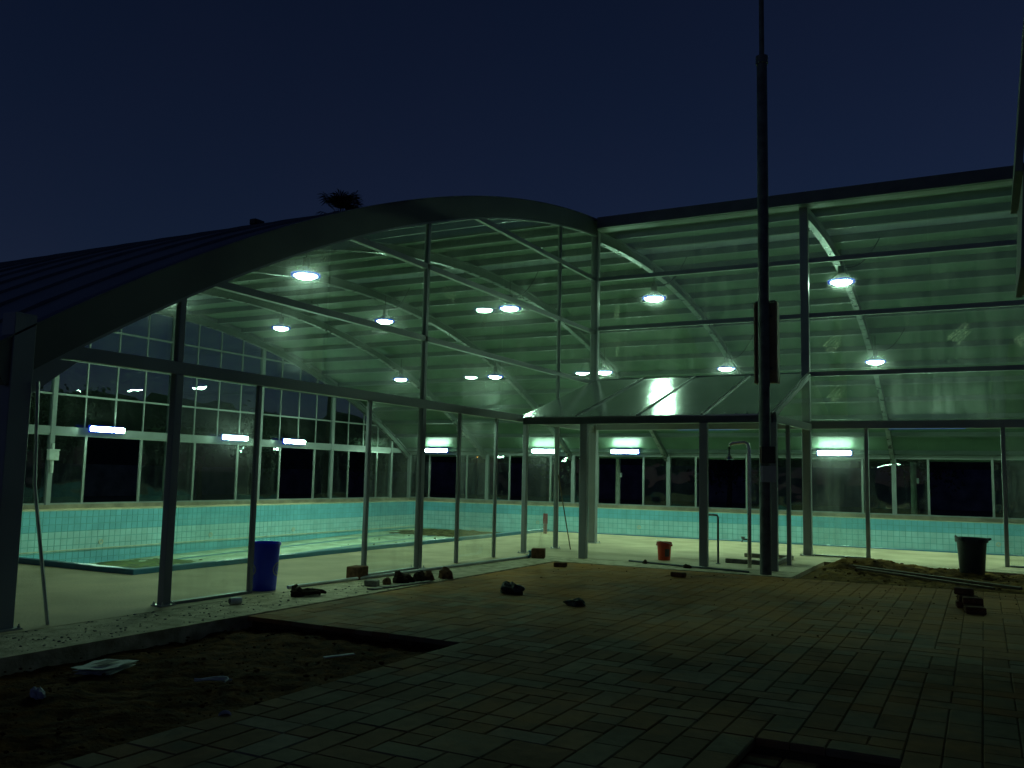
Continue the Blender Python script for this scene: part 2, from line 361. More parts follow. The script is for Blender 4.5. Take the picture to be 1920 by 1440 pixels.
for k, (dz, x, y, na, nc) in enumerate(scored):
    z = -.012+random.uniform(-.002, .002); lx, ly = CW*na-.0055, CW*nc-.0055
    if k < 300:
        key = (na, nc)
        if key not in cache: cache[key] = paver_mesh(lx, ly)
        o = link('paver', cache[key], paving); o.location = (x, y, z); o.rotation_euler = (random.uniform(-.004, .004), random.uniform(-.004, .004), random.uniform(-.008, .008))
    else:
        t = random.uniform(-.0012, .0012); c, s_ = math.cos(t*3), math.sin(t*3)
        a, e = lx/2, ly/2; i = .006
        P = [(-a, -e, -.05), (a, -e, -.05), (a, e, -.05), (-a, e, -.05), (-a, -e, -i), (a, -e, -i), (a, e, -i), (-a, e, -i), (-a+i, -e+i, t), (a-i, -e+i, 0), (a-i, e-i, -t), (-a+i, e-i, 0)]
        rest.add([(x+px*c-py*s_, y+px*s_+py*c, z+pz) for px, py, pz in P], [(0, 1, 5, 4), (1, 2, 6, 5), (2, 3, 7, 6), (3, 0, 4, 7), (4, 5, 9, 8), (5, 6, 10, 9), (6, 7, 11, 10), (7, 4, 8, 11), (8, 9, 10, 11)])
tag(rest.build('paver_field', 'paver', paving), kind='stuff')
for i in range(4):                      # a few sunk pavers in the square recess
    for j in range(5):
        if random.random() < .7:
            o = link('paver', cache[(1, 1)], paving); o.location = (7.78+i*.23, -15.85-j*.25, -.085)

soil = sheet('soil_bed', 'soil', PIT[0]+.003, PIT[1]+.1, PIT[2], PIT[3]+.1, lambda x, y: -.125+.035*noise(x, y)+.03*noise(x*2.3, y*2.1, 3)+.012*noise(x*5, y*5, 1)-.04*math.exp(-((x-1.5)/.25)**2), .05)
tag(soil, 'dug soil bed between the concrete strip and the pavers', 'soil', kind='structure')
s2 = sheet('recess_floor', 'soil', REC[0]-.02, REC[1]+.02, REC[2]-.02, REC[3]+.02, lambda x, y: -.125+.015*noise(x*2, y*2), .06)
tag(s2, 'dark floor of the square hole in the paving', 'soil', kind='structure')
def mound(x, y):
    e = min(1, max(0, (x-5.95)/.5))*min(1, max(0, (y+5.5)/.4))*min(1, max(0, (-1.38-y)/.3))
    h = .17*math.exp(-((x-6.9)/1.3)**2-((y+2.1)/.8)**2)+.07
    return -.09+e*(h+.05*noise(x*1.3, y*1.3, 5)+.035*noise(x*3.1, y*2.7, 2)+.015*noise(x*7, y*7, 4))
s3 = sheet('soil_strip', 'sandy_soil', 5.98, 14, -5.5, -1.43, mound, .05)
tag(s3, 'heaped sandy soil strip along the right hand glass wall', 'soil', kind='structure')

# ------------------------------------------------------------------ the empty pool
def floor_z(y): return -1.42-.020*(PY1-y)
pm = MB()
q = lambda *v: pm.add(v, [(0, 1, 2, 3)])
ny = 12
for k in range(ny):
    y0 = PY0+(PY1-PY0)*k/ny; y1 = PY0+(PY1-PY0)*(k+1)/ny
    q((PX0, y0, floor_z(y0)), (PX1, y0, floor_z(y0)), (PX1, y1, floor_z(y1)), (PX0, y1, floor_z(y1)))
q((PX1, PYN, floor_z(PYN)), (17, PYN, floor_z(PYN)), (17, PY1, floor_z(PY1)), (PX1, PY1, floor_z(PY1)))
pool = tag(pm.build('pool', 'pool_floor'), 'empty turquoise tiled swimming pool', 'pool', kind='structure')
wl = MB()
wl.box(PX0-.12, PX0-.012, PY0, PY1, -2.6, ZFAR-.004).box(PX0-.1, 17, PY1+.012, PY1+.12, -2.6, ZFAR-.006)
wl.box(PX0, PX1, PY0-.12, PY0-.012, -2.6, -.03).box(PX1+.012, PX1+.12, PY0, PYN, -2.6, -.03).box(PX1, 17, PYN-.12, PYN-.012, -2.6, -.03)
wl.build('pool_wall', 'grout', pool)
T = .25
def tile_mesh(mat):
    m = MB(); a = T/2-.008
    m.add([(0, -a, -a), (0, a, -a), (0, a, a), (0, -a, a), (.012, -a+.005, -a+.005), (.012, a-.005, -a+.005), (.012, a-.005, a-.005), (.012, -a+.005, a-.005)],
          [(4, 5, 6, 7), (0, 1, 5, 4), (1, 2, 6, 5), (2, 3, 7, 6), (3, 0, 4, 7)])
    return m.mesh('tile', mat)
tmesh = {k: tile_mesh(k) for k in ('tile_dark', 'tile_light')}
rows = 9; rest = {'tile_dark': MB(), 'tile_light': MB()}; cnt = 0
def tile_mat(r): return 'tile_dark' if r < 3 or r > 5 else 'tile_light'
def add_rest(mb, f):
    a = T/2-.008
    vs = [(0, -a, -a), (0, a, -a), (0, a, a), (0, -a, a), (.012, -a+.005, -a+.005), (.012, a-.005, -a+.005), (.012, a-.005, a-.005), (.012, -a+.005, a-.005)]
    mb.add([f(v) for v in vs], [(4, 5, 6, 7), (0, 1, 5, 4), (1, 2, 6, 5), (2, 3, 7, 6), (3, 0, 4, 7)])
ncol = int((PY1-PY0)/T)
for i in range(ncol):
    y = PY0+(i+.5)*T
    for r in range(rows):
        z = ZFAR-.01-(r+.5)*T
        if z < floor_z(y)-.1: continue
        if 0.2 < y and cnt < 300 and r < 8:
            o = link('tile', tmesh[tile_mat(r)], pool); o.location = (PX0-.01, y, z); cnt += 1
        else:
            add_rest(rest[tile_mat(r)], lambda v: (PX0-.01+v[0], y+v[1], z+v[2]))
for i in range(int((17-PX0)/T)):
    x = PX0+(i+.5)*T
    for r in range(7):
        z = ZFAR-.01-(r+.5)*T
        add_rest(rest['tile_dark' if r < 2 else 'tile_light'], lambda v: (x+v[1], PY1+.01-v[0], z+v[2]))
for k, mb in rest.items(): tag(mb.build('tile_field', k, pool), kind='stuff')
cp = MB(); cp.box(PX0, PX1+.15, PY0-.16, PY0, -.03, .085); cp.build('coping', 'coping', pool, bevel=.012)
cp = MB(); cp.box(PX1, PX1+.15, PY0-.02, PYN-.08, -.03, .085); cp.build('coping', 'coping', pool, bevel=.012)
cp = MB(); cp.box(PX1+.15, 17, PYN-.08, PYN+.02, -.03, .035); cp.build('coping', 'coping', pool, bevel=.012)
cp = MB(); cp.box(PX0-.02, PX0+.05, PY0, PY1, -1.33, -1.29); cp.build('ledge_line', 'white_line', pool)
cp = MB(); cp.box(PX0-.02, PX0+.02, PY0, PY1, ZFAR-.02, ZFAR+.015).box(PX0, 17, PY1-.02, PY1+.02, ZFAR-.02, ZFAR+.012); cp.build('edge_strip', 'white_line', pool)
cp = MB()
for x in (-18.9, -16.6):
    cp.add([(x, PY0, floor_z(PY0)+.006), (x+.28, PY0, floor_z(PY0)+.006), (x+.28, PY1, floor_z(PY1)+.006), (x, PY1, floor_z(PY1)+.006)], [(0, 1, 2, 3)])
cp.build('lane_line', 'coping', pool)
def nozzle(c, axis):
    m = MB(); n = 14
    for k in range(n):
        a0, a1 = 2*math.pi*k/n, 2*math.pi*(k+1)/n
        vs = []
        for a in (a0, a1):
            for r_, dd in ((.045, .02), (.10, .03), (.10, 0)):
                if axis == 'x': vs.append((c[0]+dd, c[1]+r_*math.cos(a), c[2]+r_*math.sin(a)))
                else: vs.append((c[0]+r_*math.cos(a), c[1]-dd, c[2]+r_*math.sin(a)))
        m.add(vs, [(0, 1, 4, 3), (1, 2, 5, 4)])
    m.build('inlet_ring', 'white_line', pool)
for y in (.9, 6.3, 11.5): nozzle((PX0+.01, y, -1.08), 'x')
for x in (-12.4, -6.6, 4.4, 9.6): nozzle((x, PY1-.01, -.78), 'y')
def patch(name, mat, cx, cy, rx, ry, h, seed, zoff=.0):
    m = MB(); n = 34; vs = []; fs = []
    for j in range(n+1):
        for i in range(n+1):
            u, v = 2*i/n-1, 2*j/n-1; x, y = cx+u*rx, cy+v*ry
            e = 1-(u*u+v*v)+.75*noise(x*.9, y*.9, seed)+.3*noise(x*2.7, y*2.7, seed+1)
            vs.append((x, y, floor_z(y)+zoff+max(-.03, min(1, e)*h*(.7+.5*noise(x*2, y*2, seed+2)))))
    for j in range(n):
        for i in range(n):
            k = j*(n+1)+i; fs.append((k, k+1, k+n+2, k+n+1))
    m.add(vs, fs); return m.build(name, mat, None, True)
tag(patch('algae_puddle', 'algae', -18.6, 1.0, 1.6, 2.2, .04, 2), 'green algae sludge on the pool floor behind the left gable post', 'algae', kind='stuff')
tag(patch('mud_bank', 'mud', -16.6, 19.9, 3.6, 2.1, .10, 4), 'brown mud left on the pool floor in the far corner', 'mud', kind='stuff')

# ------------------------------------------------------------------ the pool hall
hall = empty('pool_hall', (0, 0, 0), 'unfinished glass and steel pool hall with a barrel roof', 'building')
def part(name, mb, mat, smooth=False, bevel=0, label=None, parent=hall):
    o = mb.build(name, mat, parent, smooth, bevel)
    if label: o['label'] = label
    return o
def arc_strip(x0, x1, y0, y1, r0, r1, n=28):
    """closed curved slab between two radii"""
    m = MB(); vs = []; fs = []
    for i in range(n+1):
        y = y0+(y1-y0)*i/n
        th = math.asin((y-YC)/RO)
        for r in (r0, r1):
            for x in (x0, x1): vs.append((x, YC+r*math.sin(th), ZC+r*math.cos(th)))
    for i in range(n):
        a, c = i*4, i*4+4
        fs += [(a, a+1, c+1, c), (a+2, c+2, c+3, a+3), (a, c, c+2, a+2), (a+1, a+3, c+3, c+1)]
    fs += [(0, 2, 3, 1), (n*4, n*4+1, n*4+3, n*4+2)]
    return m.add(vs, fs)
def th_of(y): return math.asin((y-YC)/RO)
# roof: panels run down the slope, one object each, with raised seams
roof = part('roof', arc_strip(XG-.25, XE, 3.59-.12, 3.59+.12, RO+.004, RO+.03, 2), 'galv')
SKY0, SKY1 = 2.84, 4.34
PW = BAY/5
for i in range(20+15):
    x0 = XG+i*PW; x1 = x0+PW-.002
    ys = YN-.25 if i < 20 else -.38
    for a, bb, mt in ((ys, SKY0, 'roof_sheet'), (SKY0+.004, SKY1-.004, 'skylight'), (SKY1, YF+.35, 'roof_sheet')):
        m = arc_strip(x0, x1, a, bb, RO-.05, RO-.012, 22 if bb-a > 3 else 4)
        o = part('skylight_panel' if mt == 'skylight' else 'roof_panel', m, mt, parent=roof)
        if mt != 'skylight':        # the weather side of the sheet is a paler coat
            o.data.materials.append(MATS['roof_skin'])
            for f in o.data.polygons:
                if f.index % 4 == 1 and f.index < 88: f.material_index = 1
    if i < 20: part('roof_seam', arc_strip(x0-.035, x0+.025, ys, YF+.35, RO-.0121, RO+.03, 30), 'roof_skin', parent=roof)
# purlins
pr = MB(); k = 0
s0 = 36.5*th_of(SKY1); s1 = 36.5*th_of(YF-.2)
arcs = []
n_up = int((s1-s0)/1.5)
for k in range(n_up+1): arcs.append(th_of(SKY1)+k*1.5/36.5)
for k in range(14): arcs.append(th_of(SKY0)-k*1.5/36.5)
for th in sorted(arcs):
    y, z = YC+(RO-.155)*math.sin(th), ZC+(RO-.155)*math.cos(th)
    if y < YN: continue
    xr = XE if y > .3 else -.1
    m = MB(); up = (0, math.sin(th), math.cos(th))
    m.bar((XG+.1, y, z), (xr, y, z), .06, .205, up)
    c = Vector((0, math.cos(th), -math.sin(th)))*.055; l = Vector((0, math.sin(th), math.cos(th)))*-.093
    m.bar(Vector((XG+.1, y, z))+c+l, Vector((xr, y, z))+c+l, .05, .02, up)
    part('purlin', m, 'roof_steel', parent=roof)
# ribs: curved I-beams
def rib(x, y0, y1, depth=.30, fl=.18):
    rb, rt = RO-.262-depth, RO-.262
    part('rib', arc_strip(x-fl/2, x+fl/2, y0, y1, rb, rb+.022, 30), 'rib_metal', parent=roof)
    m = arc_strip(x-.012, x+.012, y0, y1, rb+.022, rt-.018, 30)
    part('rib_web', m, 'roof_steel', parent=roof)
    part('rib_flange', arc_strip(x-fl/2, x+fl/2, y0, y1, rt-.018, rt-.002, 30), 'roof_steel', parent=roof)
for k in range(-4, 4):
    x = k*BAY
    if k == -4: rib(x+.12, YN+.3, YF-.1)
    elif k < 0: rib(x, YN+.3, YF-.1)
    elif k == 0: rib(x, .16, YF-.1)
    else: rib(x, .16, YF-.1)
# near gable: curved fascia and inner arch
part('gable_fascia', arc_strip(.0, .09, YN-.3, -.10, RO-.385, RO+.03, 40), 'fascia')
part('fascia_trim', arc_strip(-.06, .11, YN-.3, -.10, RO+.0305, RO+.05, 40), 'dark_steel')
part('arch_bead', arc_strip(.02, .075, YN+.1, -.12, RO-.42, RO-.386, 40), 'frame')
# far gable arch
part('gable_fascia', arc_strip(XG-.16, XG+.0, YN-.1, YF+.1, RO-.40, RO-.051, 36), 'steel')
# eave beam on the right wall
m = MB(); m.box(.2, XE, -.42, -.26, 8.31, 8.60); part('eave_fascia', m, 'dark_steel')
m = MB(); m.box(.13, XE, -.26, .05, 8.31, 8.40); part('eave_soffit', m, 'steel')
# ---- near gable wall (plane x = 0)
def col(x, y, z0, z1, wx, wy, mat='steel', name='column'):
    m = MB(); m.box(x-wx/2, x+wx/2, y-wy/2, y+wy/2, z0, z1); return part(name, m, mat, bevel=.008)
def top_at(y): return arc_z(y, RO-.40)
def base(x, y, a, b_):
    part('base_plate', MB().box(x-a/2, x+a/2, y-b_/2, y+b_/2, .001, .016), 'galv')
    for i in (-1, 1):
        for j in (-1, 1): part('anchor_bolt', MB().lathe([(.014, 0), (.014, .022), (.007, .023), (.007, .04)], 6, (x+i*(a/2-.025), y+j*(b_/2-.025), .0161)), 'galv')
col(0, -16.02, 0, 3.32, .22, .25); base(0, -16.02, .34, .36)
hm = MB(); hm.add([(-.08, -15.90, 2.45), (-.08, -15.35, 2.88), (-.08, -15.90, 2.88), (.08, -15.90, 2.45), (.08, -15.35, 2.88), (.08, -15.90, 2.88)], [(0, 1, 2), (3, 5, 4), (0, 3, 4, 1), (1, 4, 5, 2), (0, 2, 5, 3)])
part('haunch', hm, 'steel')
GP = ((-13.87, .125), (-8.2, .12), (-2.3, .07))
for y, wd in GP:
    col(0, y, 0, 2.90, .11, wd)
    base(0, y, .2, wd+.1)
    col(0, y, 3.06, top_at(y)+.02, .09, wd*.8, name='upper_post')
for y, wd in ((-12.40, .075), (-9.80, .09), (-6.87, .08), (-5.36, .075)): col(0, y, 0, 2.90, .06, wd, 'steel', 'mullion')
col(0, -3.98, 0, 2.90, .10, .11); base(0, -3.98, .2, .22)
col(0, 0, 0, 8.31, .19, .19); base(0, 0, .32, .32)
m = MB(); m.box(-.055, .055, -15.88, -.1, 2.90, 3.06); part('beam', m, 'steel', bevel=.006)
def y_at(z, r=RO-.40):       # near side of the arch at this height
    return YC-math.sqrt(r*r-(z-ZC)**2)
RZ = (4.2, 5.56, 7.0)
for z in RZ:
    m = MB(); m.box(-.045, .045, y_at(z)-.1, -.125, z-.05, z+.05); part('rail', m, 'steel')
# bottom tracks
for y0, y1 in ((-13.76, -12.46), (-9.74, -8.31)):
    m = MB(); m.box(-.05, .05, y0, y1, .001, .035); part('track', m, 'frame')
# glass of the gable: arched panes, one object each
def arch_pane(y0, y1, z0, z1, x=0., mat='glass', name='glass_pane', parent=hall):
    n = 8; top = []
    for i in range(n+1):
        y = y0+(y1-y0)*i/n
        if abs(y-YC) > RO-.5: continue
        t = min(z1, arc_z(y, RO-.395))
        if t > z0+.01: top.append((y, t))
    if len(top) < 2: return
    ax = random.uniform(-.0025, .0025); m = MB(); vs = []
    for dx in (-.006, .006):
        for y, t in top: vs.append((x+dx+ax*(y-y0), y, z0))
        for y, t in top: vs.append((x+dx+ax*(y-y0), y, t))
    k = len(top); fs = []
    for i in range(k-1):
        fs.append((i, i+k, i+k+1, i+1)); o = 2*k; fs.append((o+i, o+i+1, o+i+k+1, o+i+k))
    return part(name, m.add(vs, fs), mat, parent=parent)
zz = (3.06,)+RZ+(8.4,)
yy = (-15.9, -13.87, -11.0, -8.2, -5.2, -2.3, -.12)
for i in range(len(yy)-1):
    for j in range(4):
        lo, hi = zz[j]+(.05 if j else 0), zz[j+1]-(.05 if j < 3 else 0)
        arch_pane(yy[i]+.03, yy[i+1]-.004, lo, hi, mat='glass_dirty' if i == 1 and j in (1, 2) else 'glass')
for y0, y1 in ((-13.77, -12.46), (-9.75, -8.3), (-6.83, -5.41), (-3.89, -2.35)):
    m = MB(); m.box(-.006, .006, y0, y1, .035, 2.90); part('glass_pane', m, 'glass')
# ---- right-hand wall (plane y = 0)
for x in (BAY, 2*BAY, 3*BAY):
    col(x, 0, 0, 8.31, .19, .19); base(x, 0, .32, .32)
for x in (6.75, 9.5, BAY*2+1.35, BAY*2+4.1): col(x, 0, 0, 2.95, .09, .09, 'frame', 'mullion')
for x0, x1 in ((.12, BAY-.105), (BAY+.105, 2*BAY-.105), (2*BAY+.105, XE-.105)):
    m = MB(); m.box(x0, x1, -.09, .09, 2.95, 3.13); part('beam', m, 'steel', bevel=.006)
    for z in (4.25, 5.66, 7.0):
        m = MB(); m.box(x0, x1, -.05, .05, z-.055, z+.055); part('rail', m, 'steel')
    zs = (3.13, 4.25, 5.66, 7.0, 8.31); xm = (x0+x1)/2
    for a, c in ((x0, xm-.004), (xm+.004, x1)):
        for j in range(4):
            lo, hi = zs[j]+(.055 if j else 0), zs[j+1]-(.055 if j < 3 else 0)
            ax = random.uniform(-.0025, .0025); m = MB()
            vs = [(x, dy+ax*(x-a), z) for dy in (-.006, .006) for z in (lo, hi) for x in (a, c)]
            m.add(vs, [(0, 1, 3, 2), (4, 6, 7, 5)]); part('glass_pane', m, 'glass')
for x0, x1 in ((BAY+.11, 6.70), (9.55, 2*BAY-.11)):
    m = MB(); m.box(x0, x1, -.006, .006, .035, 2.95); part('glass_pane', m, 'glass')
    m = MB(); m.box(x0, x1, -.05, .05, .001, .035); part('track', m, 'frame')
# putty smears left on the panes
def smear(c, plane, w_, h_, ang, label=None):
    m = MB(); n = 5
    for k in range(n):
        o = (k-(n-1)/2)*w_/n; a = ang+random.uniform(-.12, .12); l = h_*random.uniform(.6, 1.)
        dx, dz = math.cos(a), math.sin(a); px, pz = -dz, dx; t = w_/n*random.uniform(.25, .5)
        cs = []
        for u, v in ((-l/2, -t), (l/2, -t*.5), (l/2, t*.5), (-l/2, t)):
            p, z = o*px+u*dx+v*px, o*pz+u*dz+v*pz
            cs.append((c[0]+p, -.0105-k*.0004, c[2]+z) if plane == 'y' else (.0105+k*.0004, c[1]-p, c[2]+z))
        m.add(cs, [(0, 1, 2, 3)])
    part('putty_smear', m, 'smear')
def smear_mat():
    m, t, out = nodes('smear'); N, L = t.nodes, t.links
    a = N.new('ShaderNodeBsdfTransparent'); b_ = N.new('ShaderNodeBsdfTranslucent'); b_.inputs[0].default_value = (.5, .5, .38, 1)
    n = N.new('ShaderNodeTexNoise'); n.inputs['Scale'].default_value = 14; n.inputs['Detail'].default_value = 5
    mr = N.new('ShaderNodeMapRange'); mr.inputs[1].default_value = .35; mr.inputs[2].default_value = .7; mr.inputs[3].default_value = 0; mr.inputs[4].default_value = .6
    L.new(n.outputs['Fac'], mr.inputs[0])
    x = N.new('ShaderNodeMixShader'); L.new(mr.outputs[0], x.inputs[0]); L.new(a.outputs[0], x.inputs[1]); L.new(b_.outputs[0], x.inputs[2]); L.new(x.outputs[0], out.inputs[0])
smear_mat()
smear((8.75, 0, 5.05), 'y', .28, .62, .7); smear((6.05, 0, 4.95), 'y', .3, .5, .8); smear((10.0, 0, 4.9), 'y', .25, .5, .6)
smear((6.1, 0, 3.75), 'y', .25, .4, .9); smear((.62, 0, 6.1), 'y', .16, .5, 1.5); smear((.66, 0, 5.2), 'y', .08, .8, 1.48)
smear((0, -7.4, 5.2), 'x', .2, .5, .3); smear((0, -6.0, 4.9), 'x', .12, .5, -1.1); smear((0, -11.2, 5.1), 'x', .2, .3, .8)

# ---- far eave wall (plane y = YF): low windows under the roof edge
KZ = .27
m = MB(); m.box(XG-.1, XE, YF-.12, YF+.12, ZFAR, KZ); part('sill_kerb', m, 'kerb')
def far_window(axis, c, name='window'):
    """one bay: fixed lights left and right, the wide sliding middle light stands open"""
    def bx(u0, u1, z0, z1, t=.035):
        m_ = MB()
        if axis == 'y': m_.box(c+u0, c+u1, YF-t, YF+t, z0, z1)
        else: m_.box(XG-t, XG+t, c+u0, c+u1, z0, z1)
        return m_
    f = bx(.1, BAY-.1, 2.86, 2.93)
    for u in (1.45, 4.05): f.v += bx(u-.05, u+.05, KZ+.06, 2.86).v; f.f += [tuple(i+len(f.v)-8 for i in q_) for q_ in bx(0, 1, 0, 1).f]
    f.v += bx(.1, BAY-.1, KZ, KZ+.06).v; f.f += [tuple(i+len(f.v)-8 for i in q_) for q_ in bx(0, 1, 0, 1).f]
    fo = part(name, f, 'frame')
    for u0, u1 in ((.1, 1.4), (4.1, BAY-.1)):
        part('pane', bx(u0, u1, KZ+.06, 2.86, .006), 'glass_wavy', parent=fo)
    return fo
for k in range(-4, 3):
    far_window('y', k*BAY)
for k in range(-4, 4):
    m = MB(); m.box(k*BAY-.1, k*BAY+.1, YF-.1, YF+.1, KZ, 2.93); part('column', m, 'steel')
m = MB(); m.box(XG-.1, XE, YF-.1, YF+.1, 2.93, 3.12); part('header_beam', m, 'steel')
# ---- far gable (plane x = XG)
m = MB(); m.box(XG-.12, XG+.12, YN, YF-.12, ZFAR, KZ); part('sill_kerb', m, 'kerb')
YB = [-.42+BAY*k for k in range(-3, 5)]
for k, y in enumerate(YB[:-1]):
    far_window('x', y)
for y in YB:
    if y > YN: m = MB(); m.box(XG-.09, XG+.09, y-.09, y+.09, KZ, arc_z(y, RO-.41)); part('column', m, 'steel')
    for q_ in (1, 2, 3):
        yq = y+BAY*q_/4
        if YN+1 < yq < YF-.6:
            m = MB(); m.box(XG-.03, XG+.03, yq-.028, yq+.028, 3.2, arc_z(yq, RO-.41)); part('glazing_bar', m, 'frame')
m = MB(); m.box(XG-.07, XG+.07, YN+.4, YF-.12, 2.93, 3.2); part('header_beam', m, 'steel')
for z in (4.42, 5.75, 7.12):
    yl, yr = y_at(z, RO-.41), 2*YC-y_at(z, RO-.41)
    m = MB(); m.box(XG-.035, XG+.035, yl, yr, z-.035, z+.035); part('glazing_bar', m, 'frame')
zz2 = (3.2, 4.42, 5.75, 7.12, 8.4)
for y in YB:
    for q_ in (0, 2):
        for j in range(4):
            arch_pane(max(YN+.2, y+BAY*q_/4), min(YF-.12, y+BAY*(q_+2)/4-.004), zz2[j]+.03, zz2[j+1]-.03, XG, 'glass_wavy')
# ---- lean-to porch at the inner corner
porch = part('porch_canopy', MB().box(.10, BAY+.06, -4.33, -4.17, 2.84, 2.985), 'dark_steel')
for x in (1.55, 4.15): part('porch_post', MB().box(x-.08, x+.08, -4.32, -4.18, 0, 2.84), 'steel', bevel=.006)
part('porch_post', MB().box(BAY+.02, BAY+.16, -4.32, -4.18, 0, 2.84), 'steel', bevel=.006)
part('porch_post', MB().box(BAY+.06, BAY+.14, -2.86, -2.78, 0, 2.9), 'frame')
part('porch_side_beam', MB().bar((BAY+.09, -4.17, 2.92), (BAY+.09, -.12, 2.99), .1, .15), 'steel')
part('porch_rafter', MB().bar((BAY+.09, -4.2, 3.0), (BAY+.09, -.12, 4.2), .09, .09), 'steel')
m = MB(); m.add([(BAY+.09, -4.1, 3.02), (BAY+.09, -.13, 3.05), (BAY+.09, -.13, 4.15)], [(0, 1, 2)]); part('glass_pane', m, 'glass')
def cz(y): return 3.005+(4.28-3.005)*(y+4.36)/4.30
NP = 4
for k in range(NP):
    x0 = .03+k*(BAY+.05)/NP; x1 = .03+(k+1)*(BAY+.05)/NP-.012
    m = MB(); n = 10; vs = []
    for i in range(n+1):
        x = x0+(x1-x0)*i/n; e = .012*math.sin(math.pi*i/n)*random.uniform(.4, 1)
        for y in (-4.36, -.06): vs += [(x, y, cz(y)+e-.006), (x, y, cz(y)-.03)]
    fs = []
    for i in range(n):
        a = i*4; fs += [(a, a+4, a+6, a+2), (a+1, a+3, a+7, a+5), (a, a+1, a+5, a+4), (a+2, a+6, a+7, a+3)]
    fs += [(0, 2, 3, 1), (n*4, n*4+1, n*4+3, n*4+2)]
    part('porch_roof_panel', m.add(vs, fs), 'canopy_sheet', smooth=True, parent=porch)
    m = MB(); m.bar((x1+.006, -4.36, cz(-4.36)+.012), (x1+.006, -.06, cz(-.06)+.012), .03, .035); part('porch_roof_seam', m, 'dark_steel', parent=porch)
for k in range(25):
    x = .18+k*.22; m = MB(); m.lathe([(.0, .0), (.018, 0), (.016, .012), (.006, .016)], 6, (x, -4.28, cz(-4.28)+.006)); part('roof_screw', m, 'dark_steel', parent=porch)

# ------------------------------------------------------------------ lamps
def high_bay(x, y, z, label, hang):
    e = empty('pendant_lamp', (x, y, z), label, 'lamp', 'round pendant lamps under the barrel roof')
    MB().lathe([(.0, -.10), (.12, -.092), (.21, -.065), (.275, -.02), (.285, .0), (.0, .004)], 28, (x, y, z), close=False).build('diffuser', 'lamp_glow', e, True)
    MB().lathe([(.286, -.018), (.362, -.03), (.362, .035), (.286, .04)], 28, (x, y, z), close=False).build('rim', 'fringe_glow', e, True)  # ring glows blue to imitate the lens fringe round the lamp
    MB().lathe([(.35, .036), (.27, .07), (.17, .15), (.12, .2)], 28, (x, y, z), close=False).build('shade', 'shade', e, True)
    MB().lathe([(.0, .45), (.09, .44), (.10, .22), (.125, .199), (.0, .198)], 16, (x, y, z), close=False).build('housing', 'grey_plastic', e, True)
    zt = arc_z(y, RO-.55)
    MB().tube([(x, y, z+.44), (x, y, zt)], .012, 6).build('hook_rod', 'cable', e)
    if hang:
        pts = []
        for i in range(13):
            t = i/12; pts.append((x+.02+1.0*t, y+.06, z+.44+(arc_z(y, RO-.3)-z-.44)*(t**2.2)-.10*math.sin(math.pi*t)))
        MB().tube(pts, .014, 5).build('cord', 'cable', e)
LP = [
 (-5.65, -5.1, 6.55, 'large bright pendant lamp in the speckled gable pane, highest at left', 0),
 (-10.86, -4.6, 6.55, 'pendant lamp glimpsed beside the left gable post under the fascia', 0),
 (.25, 4.1, 7.26, 'pendant lamp left of the mast, above the porch roof glare', 1),
 (5.75, 4.0, 7.30, 'large pendant lamp right of the mast, top row', 1),
 (-4.75, 4.0, 7.28, 'front lamp of the overlapping pair high in the gable', 1),
 (-10.25, 4.55, 7.28, 'pendant lamp on the gable rail, left of the tall post', 1),
 (-15.4, 4.7, 7.35, 'small pendant lamp low beside the far gable arch', 0),
 (5.75, 12.7, 6.12, 'small pendant lamp right of the mast, lower row', 1),
 (.30, 12.7, 6.07, 'small pendant lamp just left of the brown case on the mast', 1),
 (-4.8, 12.6, 6.10, 'small pendant lamp at the left top corner of the porch roof', 0),
 (-10.0, 12.6, 6.09, 'upper lamp of the small overlapping pair above the porch hip', 0),
 (-15.1, 12.6, 6.13, 'small pendant lamp left of the tall gable post', 0),
 (11.2, 4.0, 7.30, 'pendant lamp of the top row past the picture edge', 0),
 (11.2, 12.7, 6.12, 'pendant lamp of the lower row past the picture edge', 0)]
for x, y, z, lb, hg in LP: high_bay(x, y, z, lb, hg)
def batten(c, axis, label, L_=1.5, mount=True, h=.19, glow='tube_glow', back=1):
    x, y, z = c
    e = empty('tube_light', c, label, 'light', 'fluorescent tube lights on the hall walls')
    def bx(a0, a1, b0, b1, z0, z1):
        return MB().box(x+a0, x+a1, y+b0, y+b1, z+z0, z+z1) if axis == 'x' else MB().box(x+b0, x+b1, y+a0, y+a1, z+z0, z+z1)
    bx(-L_/2, L_/2, -.06, .06, -h/2, h/2).build('diffuser', glow, e, bevel=.045, seg=2)
    b0, b1 = (.061, .10) if back > 0 else (-.10, -.061)
    bx(-L_/2-.05, L_/2+.05, b0, b1, -h/2-.045, h/2+.045).build('tray', 'fringe_glow' if glow == 'tube_glow' else 'grey_plastic', e, bevel=.012)  # behind bright tubes the oversize tray glows blue, imitating their lens fringe
    if mount:
        for s in (-.55, .55):
            a = (x+s, y+.08, z+.1) if axis == 'x' else (x, y+s, z+.1)
            t_ = Vector(a)+Vector((-.12, .0, .55) if axis == 'x' else (0, -.12, .5))
            MB().tube([a, t_], .008, 5).build('hanger', 'cable', e)
for x, lb in ((-19.4, 'tube light beside the tall gable post at the far corner'), (-12.3, 'tube light behind the left porch post'), (-7.6, 'tube light seen through the porch opening'), (2.9, 'tube light right of the mast on the far wall')):
    batten((x, 22.55, 3.10), 'x', lb)
for y, lb in ((1.65, 'leftmost tube light on the far gable windows'), (8.45, 'tube light cut by the thin gable mullion'), (12.45, 'tube light right of the thin gable mullion'), (-4.0, 'tube light on the far gable behind the left eave column')):
    batten((XG+.45, y, 3.17), 'y', lb, 1.5, False, .19, 'tube_glow', -1)
